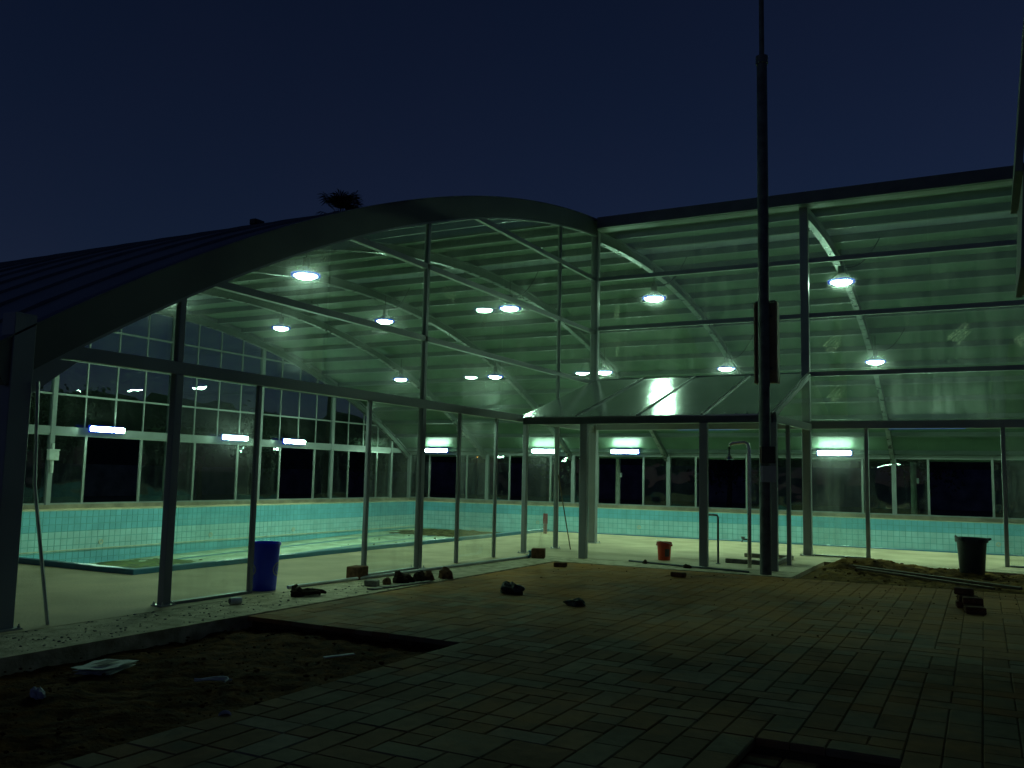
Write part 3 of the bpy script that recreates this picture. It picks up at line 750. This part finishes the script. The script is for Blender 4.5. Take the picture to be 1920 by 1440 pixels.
for y, lb in ((-11.2, 'tube light tucked behind the gable beam above the blue bin'), (-6.0, 'tube light tucked behind the gable beam left of the porch')):
    batten((-.30, y, 2.985), 'y', lb, 1.5, False, .055, 'tube_dim', 1)
for x, lb in ((3.0, 'tube light behind the wall beam inside the porch'), (8.0, 'tube light behind the wall beam over the grey bin')):
    batten((x, .32, 3.05), 'x', lb, 1.5, False, .10, 'tube_glow', -1)

# ------------------------------------------------------------------ mast beside the porch
MXY = (5.51, -4.97)
e = empty('mast', (MXY[0], MXY[1], -.02), 'tall dark steel mast rising past the roof beside the porch', 'mast')
MB().lathe([(.105, -.02), (.105, 6.0), (.098, 9.85), (.088, 9.92)], 20, (*MXY, 0)).build('lower_tube', 'mast', e, True)
MB().lathe([(.05, 9.90), (.046, 14.6)], 14, (*MXY, 0)).build('upper_tube', 'mast', e, True)
MB().lathe([(.118, 9.80), (.118, 9.95), (.06, 9.97)], 18, (*MXY, 0)).build('collar', 'dark_steel', e, True)
c = empty('brown_case', (5.52, -4.80, 3.55), 'tall brown case fixed behind the mast above the porch eave', 'case')
MB().box(5.34, 5.70, -4.85, -4.70, 3.55, 5.08).build('body', 'brown_case', c, bevel=.015)
for s in (5.30, 5.70): MB().box(s, s+.04, -4.89, -4.68, 3.54, 5.10).build('side_flange', 'brown_case', c, bevel=.008)
MB().box(5.33, 5.71, -4.875, -4.69, 5.1005, 5.125).build('cap', 'dark_steel', c)
for z in (3.8, 4.8): MB().box(5.38, 5.64, -4.862, -4.8505, z, z+.05).build('bracket', 'dark_steel', c)
c = empty('switch_box', (5.60, -5.08, 2.02), 'small black switch box strapped to the mast', 'box')
MB().box(5.49, 5.74, -5.17, -5.07, 2.03, 2.34).build('body', 'black_case', c, bevel=.012)
MB().box(5.51, 5.72, -5.18, -5.171, 2.05, 2.30).build('door', 'black_case', c)
MB().box(5.455, 5.488, -5.15, -5.05, 2.03, 2.34).build('side_cover', 'brown_case', c)
c = empty('notice_plate', (5.60, -5.08, 1.68), 'blank grey plate under the black box on the mast', 'plate')
MB().box(5.50, 5.74, -5.10, -5.085, 1.685, 1.985).build('plate', 'grey_plate', c, bevel=.004)
MB().box(5.455, 5.499, -5.11, -5.06, 1.685, 1.985).build('edge_fold', 'white_plastic', c)

# ------------------------------------------------------------------ porch interior: shower, handrail, foot bath
c = empty('shower', (4.98, -3.95, 0), 'chrome shower pipe with hanging rose inside the porch', 'shower')
pts = [(4.98, -3.95, 0), (4.98, -3.95, 2.33), (4.96, -3.95, 2.43), (4.90, -3.95, 2.47), (4.66, -3.95, 2.45), (4.60, -3.95, 2.42), (4.585, -3.95, 2.34)]
MB().tube(pts, .04, 10).build('pipe', 'chrome', c, True)
MB().tube([(4.585, -3.95, 2.34), (4.585, -3.95, 2.24)], .022, 8).build('neck', 'dark_steel', c, True)
MB().lathe([(.025, .13), (.035, .08), (.095, .02), (.10, 0)], 18, (4.585, -3.95, 2.12)).build('rose', 'chrome', c, True)
MB().tube([(4.94, -3.97, .55), (4.86, -3.99, .55), (4.84, -3.99, .50)], .018, 8).build('tap', 'chrome', c, True)
MB().lathe([(.035, -.02), (.04, 0), (.035, .02)], 10, (4.86, -3.99, .585)).build('tap_handle', 'white_plastic', c, True)
c = empty('handrail', (4.25, -3.55, 0), 'short thin handrail beside the middle porch post', 'handrail')
MB().tube([(4.25, -3.55, 0), (4.25, -3.55, .95), (4.23, -3.57, .985), (4.14, -3.80, 1.0), (4.12, -4.17, 1.0)], .022, 8).build('rail', 'dark_steel', c, True)
MB().lathe([(.05, 0), (.05, .012), (.025, .018)], 12, (4.25, -3.55, 0)).build('base_flange', 'dark_steel', c, True)
c = empty('foot_bath', (4.9, -2.4, 0), 'low kerbed foot bath on the porch floor behind the mast', 'foot bath')
for p in ((4.30, 5.36, -3.18, -3.08), (4.30, 5.36, -1.50, -1.40), (5.26, 5.36, -3.08, -1.50)):
    MB().box(*p, .001, .09).build('kerb', 'cement', c, bevel=.01)

# ------------------------------------------------------------------ bins and buckets
def vessel(name, c, r0, r1, h, mat, rim, label, cat, lip=.02):
    e = empty(name, c, label, cat)
    prof = [(0, .0), (r0, .0), (r0+.004, .01), (r1, h), (r1-.012, h), (r0-.012, .02), (0, .02)]
    MB().lathe(prof, 32, c, close=False).build('body', mat, e, True)
    MB().lathe([(r1-.002, h-rim), (r1+lip, h-rim), (r1+lip, h), (r1+lip*.5, h+.012), (r1-.008, h+.01)], 32, c, close=False).build('rim', mat, e, True)
    return e
e = vessel('blue_bin', (-.1, -12.02, 0), .175, .215, .665, 'blue_plastic', .03, 'tall blue plastic bin standing in the gable doorway', 'bin', .012)
def ring_mark(c, rad, ang, z, rr, e):
    m = MB(); n = 20
    for k in range(n):
        vs = []
        for a in (2*math.pi*k/n, 2*math.pi*(k+1)/n):
            for q_ in (rr*.8, rr):
                zz_ = z+q_*math.sin(a); t = ang+q_*math.cos(a)/rad; r_ = rad+.0045+(zz_-.0)*.06-.0
                vs.append((c[0]+r_*math.cos(t), c[1]+r_*math.sin(t), zz_))
        m.add(vs, [(0, 1, 3, 2)])
    m.build('ring_mark', 'print', e)
va = math.atan2(CAM.y+12.02, CAM.x+.1)
ring_mark((-.1, -12.02), .178, va-1.15, .30, .10, e); ring_mark((-.1, -12.02), .178, va+1.2, .30, .10, e); 
ring_mark((-.1, -12.02), .178, va+1.2, .30, .055, e)
e = vessel('red_bucket', (3.08, -3.47, 0), .125, .15, .37, 'red_plastic', .06, 'orange red plastic bucket standing on the porch floor', 'bucket', .012)
MB().tube([(3.08+.165*math.cos(a), -3.47+.165*math.sin(a)-.01, .33-.10*math.sin(a*.5)) for a in [-math.pi*k/10 for k in range(11)]], .005, 6).build('handle', 'galv', e)
for s in (-1, 1): MB().lathe([(.02, -.02), (.02, .02)], 8, (3.08+s*.16, -3.47, .315)).build('handle_ear', 'red_plastic', e)
m = MB()
for k in range(8):
    a0, a1 = -1.15+k*.09, -1.15+(k+1)*.09
    q_ = [((.1435 if z > .2 else .134)+.004, a, z) for a in (a0, a1) for z in (.08, .24)]
    m.add([(3.08+r_*math.cos(a), -3.47+r_*math.sin(a), z) for r_, a, z in q_], [(0, 2, 3, 1)])
m.build('paper_label', 'ink', e)
e = vessel('grey_bin', (8.86, -2.12, -.02), .215, .27, .70, 'grey_plastic', .07, 'dark grey rubbish bin with uneven rim on the soil strip', 'bin', .025)
m = MB(); n = 40; vs = []
for k in range(n):
    a = 2*math.pi*k/n; h = .70+.015*math.sin(a*3+1)+(.05 if abs(a-2.9) < .12 else 0); f = .288+.012*math.sin(a*5)+(.05 if abs(a-.3) < .3 else 0)
    for r_, z in ((.262, .69), (f, h-.02), (f+.005, h-.07+.02*math.sin(a*7))): vs.append((8.86+r_*math.cos(a), -2.12+r_*math.sin(a), z))
m.add(vs, [(k*3+j, ((k+1) % n)*3+j, ((k+1) % n)*3+j+1, k*3+j+1) for k in range(n) for j in (0, 1)]); m.build('bag_edge', 'black_case', e, True)

# ------------------------------------------------------------------ blocks, bricks, rubble and litter
def block(name, c, sz, rot, mat, label, cat, group=None, bev=.012, holes=0):
    m = MB(); m.box(-sz[0]/2, sz[0]/2, -sz[1]/2, sz[1]/2, 0, sz[2])
    o = m.build(name, mat, None, False, bev); o.location = c; o.rotation_euler = (0, 0, rot)
    me = o.data
    for v in me.vertices: v.co += Vector((noise(v.co.x*9, v.co.z*9, c[0]), noise(v.co.y*9, v.co.x*9, c[1]), 0))*.006
    return tag(o, label, cat, group)
block('concrete_block', (.12, -10.12, .0), (.24, .30, .20), .12, 'brick', 'brown block against the foot of the thin gable post', 'block')
block('concrete_block', (.78, -4.82, .0), (.28, .26, .20), .35, 'brick', 'brown block on the concrete by the left porch corner', 'block')
block('brick', (1.90, -6.15, -.01), (.24, .12, .085), .15, 'brick', 'single brick near the inner corner of the paving', 'brick')
block('brick', (4.27, -6.32, -.01), (.26, .12, .075), -.1, 'brick', 'single brick on the paving before the porch post', 'brick')
for k, (dx, dy, dz, rz) in enumerate(((0, 0, 0, .1), (.03, -.06, .09, .22), (.10, -.33, 0, -.05), (.09, -.28, .09, .1), (.12, -.58, 0, .2), (-.02, .02, .18, 0))):
    block('brick', (8.83+dx, -7.55+dy, -.01+dz), (.25, .17, .088), rz, 'brick', ('dark brick at the back of the stepped brick heap, lowest', 'dark brick on the back pair of the brick heap', 'dark brick in the middle of the brick heap', 'dark brick lying on the middle of the brick heap', 'front brick of the stepped brick heap', 'topmost dark brick of the stepped brick heap')[k], 'brick', 'bricks heaped at the right of the paving')
def lump(name, c, sz, mat, label, cat, seed, kind=None, group=None, sub=3, rough=.35):
    bm = bmesh.new(); bmesh.ops.create_icosphere(bm, subdivisions=sub, radius=1)
    for v in bm.verts:
        p = v.co.copy(); f = 1+rough*noise(p.x*1.1+seed, p.y*1.2+p.z, seed)+rough*.5*noise(p.x*2.5, p.z*2.5+p.y*2, seed+3)
        v.co = Vector((p.x*f*sz[0]/2, p.y*f*sz[1]/2, max(-.35, p.z*f)*sz[2]/1.35+sz[2]*.26))
    me = bpy.data.meshes.new(name); bm.to_mesh(me); bm.free(); me.materials.append(MATS[mat])
    o = link(name, me); o.location = c; return tag(o, label, cat, group, kind)
# crumpled shoe-like bundle
e = empty('work_glove', (.80, -12.18, 0), 'dark crumpled work glove on the concrete strip by the blue bin', 'glove')
o = lump('palm', (0, 0, 0), (.20, .20, .11), 'rag', None, None, 2); o.parent = e; o.location = (-.05, -.08, 0)
for k, (dx, dy, l) in enumerate(((.02, .04, .22), (.05, .10, .24), (-.03, .10, .18), (.08, .0, .20))):
    m = MB().tube([(dx-.06, dy-.08, .05), (dx, dy, .075-.01*k), (dx+l*.3, dy+l*.5, .05), (dx+l*.4, dy+l*.75, .03)], [.035, .036, .03, .018], 8); o = m.build('finger', 'rag', None, True); o.parent = e
o = MB().tube([(-.10, -.1, .05), (-.14, -.06, .12), (-.11, -.02, .145)], [.035, .03, .018], 8).build('thumb', 'rag', None, True); o.parent = e
lump('rubble_lump', (.92, -10.42, 0), (.14, .14, .10), 'brick', 'squarish dark rubble lump, left end of the debris row', 'rubble', 5, group='debris row on the concrete strip', rough=.2)
lump('rubble_lump', (1.02, -10.12, 0), (.34, .22, .15), 'rag', 'flat dark rubble lump in the middle of the debris row', 'rubble', 7, group='debris row on the concrete strip')
lump('rubble_lump', (1.10, -9.80, 0), (.20, .20, .16), 'rag', 'pointed dark rubble lump in the debris row', 'rubble', 9, group='debris row on the concrete strip')
lump('rubble_lump', (1.14, -9.60, 0), (.20, .18, .15), 'brick', 'round dark rubble lump, right end of the debris row', 'rubble', 11, group='debris row on the concrete strip')
lump('rubble_lump', (1.22, -9.18, 0), (.26, .22, .17), 'brick', 'separate reddish rubble lump right of the debris row', 'rubble', 13)
lump('rubble_lump', (1.0, -10.24, .10), (.11, .10, .10), 'rag', 'small dark rubble lump on top of the debris row', 'rubble', 15, group='debris row on the concrete strip')
block('plaster_offcut', (.86, -10.72, 0), (.20, .16, .09), .3, 'cement', 'pale plaster offcut left of the debris row', 'offcut')
m = MB(); pts = []
for i in range(12):
    t = i/11; pts.append((1.12+.02*math.sin(i*2.1)+t*.16, -11.12+t*1.35, .0))
vs = []
for i, p in enumerate(pts):
    w_ = .05+.03*noise(i*1.3, 0, 2)
    vs += [(p[0]-w_, p[1], .001), (p[0]+w_, p[1]+.02, .001), (p[0]-w_, p[1], .022), (p[0]+w_, p[1]+.02, .020)]
fs = []
for i in range(11): a = i*4; fs += [(a+2, a+3, a+7, a+6), (a+1, a+5, a+7, a+3), (a, a+2, a+6, a+4)]
m.add(vs, fs+[(0, 1, 3, 2), (44, 46, 47, 45)]); tag(m.build('broken_board', 'cement', None), 'thin pale broken board along the edge of the concrete strip', 'board')
lump('plastic_bag', (2.95, -10.15, -.012), (.34, .26, .16), 'black_case', 'crumpled dark bag lying on the pavers', 'bag', 21, rough=.55)
lump('rag', (4.2, -10.7, -.012), (.26, .16, .09), 'black_case', 'small dark rag on the middle of the paving', 'rag', 23, rough=.5)
# white can on its side
e = empty('tin_can', (.62, -13.28, .045), 'small white can lying on the concrete strip', 'can'); e.rotation_euler = (0, R(90), R(68))
o = MB().lathe([(.034, -.075), (.045, -.07), (.045, .07), (.04, .075)], 18).build('body', 'white_plastic', None, True); o.parent = e
o = MB().lathe([(.0, -.071), (.036, -.0762), (.032, -.082), (.0, -.08)], 18, close=False).build('base', 'dark_steel', None, True); o.parent = e
# newspaper
e = empty('newspaper', (2.06, -16.30, -.10), 'folded newspaper lying in the soil bed by the concrete edge', 'newspaper')
for k in range(3):
    m = MB(); vs = []; n = 6; L1, L2 = .36-.01*k, .46-.015*k
    for j in range(n+1):
        for i in range(n+1):
            x, y = (i/n-.5)*L1, (j/n-.5)*L2; vs.append((x+.01*k, y-.012*k, .018*(2-k)+.012*noise(x*5+k, y*5, k)+.03*max(0, (i/n-.7))))
    m.add(vs, [(j*(n+1)+i, j*(n+1)+i+1, (j+1)*(n+1)+i+1, (j+1)*(n+1)+i) for j in range(n) for i in range(n)])
    o = m.build('page', 'paper', None, True); o.parent = e; o.rotation_euler = (0, 0, .25+.07*k)
m = MB(); m.add([(-.06, -.12, .056), (.08, -.12, .062), (.08, .10, .062), (-.06, .10, .056)], [(0, 1, 2, 3)]); o = m.build('photo_print', 'ink', None); o.parent = e; o.rotation_euler = (0, 0, .25)
# pipe on the ground with blue end piece
e = empty('drain_pipe', (.45, -8.5, .03), 'long pale pipe lying along the foot of the gable', 'pipe')
MB().tube([(.12, -11.75, .025), (.36, -8.4, .025), (.60, -5.0, .025)], .025, 10).build('tube', 'white_plastic', e, True)
e = empty('pipe_fitting', (.60, -4.90, 0), 'blue pipe elbow fitting beside the brown block', 'fitting')
MB().tube([(.60, -4.99, .03), (.605, -4.90, .035), (.61, -4.84, .06), (.61, -4.83, .12)], .042, 12).build('elbow', 'coping', e, True)
MB().lathe([(.052, 0), (.052, .03)], 12, (.61, -4.83, .115)).build('collar', 'coping', e, True)
# leaning poles
tag(MB().tube([(.12, -15.52, 0), (.06, -15.75, 1.5), (.145, -15.86, 2.6)], .02, 8).build('leaning_pole', 'galv', None, True), 'thin pole leaning against the left eave column', 'pole')
tag(MB().tube([(.42, -2.36, 0), (.10, -2.42, 1.75)], .014, 8).build('leaning_stick', 'wood', None, True), 'thin stick leaning on the post left of the porch', 'stick')
e = empty('marker_post', (-2.55, 2.45, 0), 'red and pink marker board standing at the pool corner', 'marker')
MB().box(-2.62, -2.48, 2.43, 2.47, .30, .60).build('upper_panel', 'red_paint', e, bevel=.006)
MB().box(-2.61, -2.49, 2.435, 2.465, .0, .2995).build('lower_panel', 'pink_paint', e, bevel=.006)
# planks and rods
def plank(name, p, q_, w_, h, mat, label, cat='plank'): return tag(MB().bar(p, q_, w_, h).build(name, mat, None, bevel=.004), label, cat)
plank('plank', (6.75, -3.1, .09), (9.6, -4.75, .03), .10, .045, 'wood', 'longer plank lying on the soil strip')
plank('plank', (6.9, -3.45, .075), (9.2, -4.95, .02), .08, .04, 'wood', 'shorter plank alongside on the soil strip')
tag(MB().tube([(2.62, -4.35, .022), (3.9, -4.72, .024), (5.2, -4.95, .022)], .02, 8).build('iron_rod', 'dark_steel', None, True), 'dark rod lying across the porch threshold', 'rod')
lump('mortar_lump', (3.02, -4.52, 0), (.10, .09, .07), 'rag', 'small dark lump on the rod below the red bucket', 'rubble', 31)
lump('mortar_lump', (3.98, -4.80, 0), (.16, .10, .07), 'rag', 'dark lump on the rod left of the porch post', 'rubble', 33)
# litter in the soil
plank('wood_slat', (3.40, -14.9, -.085), (3.55, -14.62, -.08), .05, .012, 'paper', 'pale wood slat on the dark soil', 'slat')
e = tag(MB().tube([(3.22+.14*math.cos(a*1.9)*(1-.03*a), -16.14+.1*math.sin(a*2.3), -.085+.01*math.sin(a*3)) for a in [k*.25 for k in range(26)]], .008, 5).build('string_tangle', 'paper', None, True), 'pale tangle of string on the soil bed', 'string')
lump('paper_scrap', (2.50, -17.25, -.12), (.13, .1, .1), 'grey_plate', 'crumpled grey paper scrap at the left of the soil bed', 'paper', 41, rough=.5)
e = tag(MB().lathe([(.0, 0), (.032, 0), (.042, .10), (.044, .10), (.040, .096), (.03, .006), (0, .006)], 18, close=False).build('paper_cup', 'white_plastic', None, True), 'white paper cup tipped against the edge of the pavers', 'cup'); e.location = (4.30, -17.06, -.09); e.rotation_euler = (.5, .5, 0)
def scatter(name, n, area, zf, smin, smax, mat, label, cat, parent=None):
    m = MB(); ico = bmesh.new(); bmesh.ops.create_icosphere(ico, subdivisions=1, radius=1)
    V = [v.co.copy() for v in ico.verts]; Fc = [tuple(v.index for v in f.verts) for f in ico.faces]; ico.free()
    for _ in range(n):
        x, y = area(); s_ = smin+(smax-smin)*random.random()**3; a = [random.uniform(.6, 1.3) for _ in range(3)]; r_ = random.uniform(0, 6.28)
        c_, sn = math.cos(r_), math.sin(r_); z0 = zf(x, y); vs = []
        for v in V:
            f = random.uniform(.75, 1.2); px, py = v.x*a[0]*s_*f, v.y*a[1]*s_*f
            vs.append((x+px*c_-py*sn, y+px*sn+py*c_, z0+v.z*s_*.55*a[2]+s_*.3))
        m.add(vs, Fc)
    return tag(m.build(name, mat, None), label, cat, kind='stuff')
U = random.uniform
scatter('grit', 800, lambda: (U(.3, 1.3)**1., U(-17, -9.0)), lambda x, y: -.003, .003, .020, 'cement', 'grit and crumbs of rubble on the concrete strip', 'grit')
scatter('soil_clods', 800, lambda: (U(1.4, 4.4), U(-20, -13.8)), lambda x, y: -.125+.035*noise(x, y)+.02, .006, .026, 'soil', 'loose clods on the dug soil bed', 'soil')
scatter('sand_clods', 500, lambda: (U(6.2, 11), U(-5.2, -1.6)), mound, .01, .045, 'sandy_soil', 'loose clods on the heaped soil strip', 'soil')
scatter('paving_crumbs', 260, lambda: (U(1.4, 11), -5.3-abs(random.gauss(0, 2.5))), lambda x, y: -.012, .004, .018, 'sandy_soil', 'crumbs of soil scattered over the far pavers', 'crumbs')
scatter('pool_leaves', 160, lambda: (U(-18, -4), U(0, 20)), lambda x, y: floor_z(y), .02, .09, 'mud', 'leaves and dirt scattered on the pool floor', 'litter')
# junction box on a far gable column
c = empty('junction_box', (XG+.2, -.42, 2.0), 'white junction box with conduit on the far gable column', 'box')
MB().box(XG+.09, XG+.26, -.62, -.22, 1.92, 2.28).build('body', 'white_plastic', c, bevel=.02)
MB().box(XG+.085, XG+.28, -.64, -.20, 2.2805, 2.33).build('lid', 'white_plastic', c, bevel=.01)
MB().tube([(XG+.15, -.42, 1.45), (XG+.15, -.42, 1.92)], .06, 10).build('conduit', 'white_plastic', c, True)
MB().tube([(XG+.15, -.42, 2.33), (XG+.15, -.42, 2.55)], .05, 10).build('gland', 'white_plastic', c, True)
# floodlight on the roof
c = empty('roof_floodlight', (-6.4, -6.1, 7.4), 'small dark floodlight on a stem standing on the roof', 'floodlight')
zt = arc_z(-6.1)
MB().tube([(-6.4, -6.1, zt), (-6.4, -6.1, zt+.16)], .02, 8).build('stem', 'black_case', c)
MB().box(-6.5, -6.3, -6.25, -5.95, zt+.16, zt+.30).build('head', 'black_case', c, bevel=.02)
MB().box(-6.29, -6.26, -6.22, -5.98, zt+.18, zt+.28).build('visor', 'black_case', c)

# ------------------------------------------------------------------ neighbouring building at the right picture edge: tilted sashes
nb = empty('side_building', (9.9, -14, 0), 'near plastered building with tilted shutters at the right picture edge', 'building')
MB().box(9.95, 13.0, -15.4, -12.4, -.05, 6.6).build('wall', 'plaster', nb)
for z0, z1, xb, xt in ((4.03, 5.62, 9.375, 9.93), (3.30, 4.02, 9.39, 9.93)):
    f = MB().bar((xb+.02, -13.9, z0), (xb+.16 if z0 > 4 else xb+.06, -13.9, z1), 1.2, .05, (-1, 0, .3)); f.build('shutter', 'plaster', nb)
    MB().box(xb+.03, xt, -14.4, -13.4, z0-.001, z0+.03).build('shutter_bottom', 'brown_case', nb)
    for yy_ in (-14.42, -13.38): MB().bar((xb+.05, yy_, z0+.06), (9.95, yy_, z0+.55), .02, .02).build('stay', 'dark_steel', nb)

# ------------------------------------------------------------------ outside beyond the hall
def palm(c, h):
    e = empty('palm_tree', c, 'dark fan palm whose crown shows above the roof', 'palm')
    x, y, z = c
    MB().tube([(x, y, z), (x+.2, y, z+h*.5), (x+.1, y+.1, z+h)], [.38, .26, .22], 12).build('trunk', 'bark', e, True)
    m = MB()
    for k in range(46):
        az = random.uniform(0, 6.283); el = random.uniform(-.9, 1.45); L_ = random.uniform(1.25, 2.1)
        d_ = Vector((math.cos(az)*math.cos(el), math.sin(az)*math.cos(el), math.sin(el)))
        o_ = Vector((x+.1, y+.1, z+h)); s_ = d_.cross(Vector((0, 0, 1))).normalized(); n_ = s_.cross(d_)
        m.add([o_-s_*.02, o_+s_*.02, o_+d_*L_*.6+s_*.015, o_+d_*L_*.6-s_*.015], [(0, 1, 2, 3)])
        hub = o_+d_*L_*.6
        for q_ in range(13):
            t = (q_-6)*.19; dd = (d_*math.cos(t)+s_*math.sin(t)); l = L_*random.uniform(.65, .9)*(1-.25*abs(t))
            tip = hub+dd*l+Vector((0, 0, -.25*l*l)); sd = dd.cross(n_)*.05
            mid = hub+dd*l*.55
            m.add([hub, mid+sd, tip, mid-sd], [(0, 1, 2, 3)])
    m.build('crown', 'leaf', e)
palm((-30.6, 26.4, -.34), 19.9)
def tree(c, h, rad, label, seed):
    rnd = random.Random(seed); e = empty('broadleaf_tree', c, label, 'tree', 'dark trees beyond the far windows'); x, y, z = c
    tk = MB(); top = h*.55
    tk.tube([(x, y, z), (x+rnd.uniform(-.2, .2), y, z+top*.6), (x, y+.2, z+top)], [.22, .17, .1], 8)
    cl = []
    for k in range(9):
        a = rnd.uniform(0, 6.28); rr = rad*rnd.uniform(.2, .8); zz_ = h*rnd.uniform(.42, .95)
        p = Vector((x+rr*math.cos(a), y+rr*math.sin(a), z+zz_)); cl.append(p)
        tk.tube([(x, y, z+top*rnd.uniform(.5, .95)), tuple((Vector((x, y, z+top))+p)/2), tuple(p)], [.07, .05, .02], 5)
    tk.build('trunk', 'bark', e, True)
    m = MB()
    for p in cl:
        for k in range(150):
            v = Vector((rnd.gauss(0, 1), rnd.gauss(0, 1), rnd.gauss(0, .75)))*rad*.26; o_ = p+v; s = rnd.uniform(.10, .22)
            a = Vector((rnd.uniform(-1, 1), rnd.uniform(-1, 1), rnd.uniform(-1, 1))).normalized(); b_ = a.orthogonal().normalized()
            m.add([o_-a*s, o_+b_*s*.5, o_+a*s, o_-b_*s*.5], [(0, 1, 2, 3)])
    m.build('crown', 'leaf', e)
for k, (x, y, h, r_, lb) in enumerate((
  (-40, 3, 8.5, 3.6, 'dark tree behind the leftmost far gable window'), (-42, 13, 9.5, 3.8, 'dark tree behind the junction box column'),
  (-39, 23, 8.0, 3.4, 'dark tree behind the wide far gable opening'), (-45, 34, 9.5, 3.8, 'dark tree behind the thin gable mullion'),
  (-38, 42, 8.5, 3.6, 'dark tree behind the far corner of the hall'), (-22, 45, 8.5, 3.8, 'dark tree behind the far wall left of the porch'),
  (-8, 46, 8.0, 3.6, 'dark tree behind the porch opening'), (5, 45, 8.5, 3.8, 'dark tree behind the far windows at the mast'), (17, 46, 8.0, 3.6, 'dark tree behind the far windows at the grey bin'))):
    tree((x, y, -.34), h*.70, r_*.85, lb, 100+k)
def ridge(name, p0, p1, depth, h, label, seed):
    p0, p1 = Vector(p0), Vector(p1); d_ = p1-p0; n_ = Vector((-d_.y, d_.x, 0)).normalized(); N_ = 160; m = MB(); vs = []; fs = []; prof = (0, .25, .5, .75, 1)
    for i in range(N_+1):
        t = i/N_; p = p0+d_*t; hh = h*(1+.16*noise(t*14, 0, seed)+.12*noise(t*43, 1, seed)+.09*noise(t*130, 2, seed))
        for k, u in enumerate(prof):
            z = (-.6, .62, .95, 1.0, -.6)[k]*hh if k not in (0, 4) else -.6
            q_ = p+n_*depth*(u+.04*noise(t*60, u*9, seed)); vs.append((q_.x, q_.y, z))
    for i in range(N_):
        for k in range(4): a = i*5+k; fs.append((a, a+1, a+6, a+5))
    return tag(m.add(vs, fs).build(name, 'leaf', None), label, 'woodland', kind='structure')
ridge('wooded_ridge', (-75, 130, 0), (-95, -120, 0), -14, 11.0, 'dark wooded ridge beyond the far gable windows', 3)
ridge('wooded_ridge', (90, 96, 0), (-80, 118, 0), -14, 8.0, 'dark wooded ridge beyond the low far windows', 8)
o = tag(MB().box(-60, -46, -30, 60, -.34, 1.9).build('boundary_wall', 'far_wall', None), 'long dim bluish boundary wall beyond the far gable', 'wall')
o.data.materials[0] = MATS['far_wall']
o = tag(MB().box(-46, 40, 60, 60.3, -.34, 3.0).build('boundary_fence', 'far_wall', None), 'long dim boundary wall beyond the far windows', 'wall')
for x, lb in ((-8.9, 'pale outdoor post seen through the porch opening'), (6.15, 'pale outdoor post behind the far window right of the mast')):
    c = empty('outdoor_post', (x, 25.0, -.34), lb, 'post')
    MB().lathe([(.14, 0), (.13, 3.4)], 16, (x, 25.0, -.34)).build('shaft', 'plaster', c, True)
    MB().box(x+.14, x+.24, 24.9, 25.02, 1.75, 2.0).build('switch', 'white_plastic', c, bevel=.01)
for x, y, lb in ((-30.9, 47.4, 'left of two orange street lamps far beyond the windows'), (-29.95, 47.9, 'right of two orange street lamps far beyond the windows')):
    c = empty('street_lamp', (x, y, -.34), lb, 'street lamp')
    MB().tube([(x, y, -.34), (x, y, 3.3)], .05, 8).build('pole', 'dark_steel', c, True)
    MB().lathe([(.03, 0), (.12, .08), (.10, .2), (.02, .26)], 12, (x, y, 3.3)).build('lantern', 'sodium', c, True)
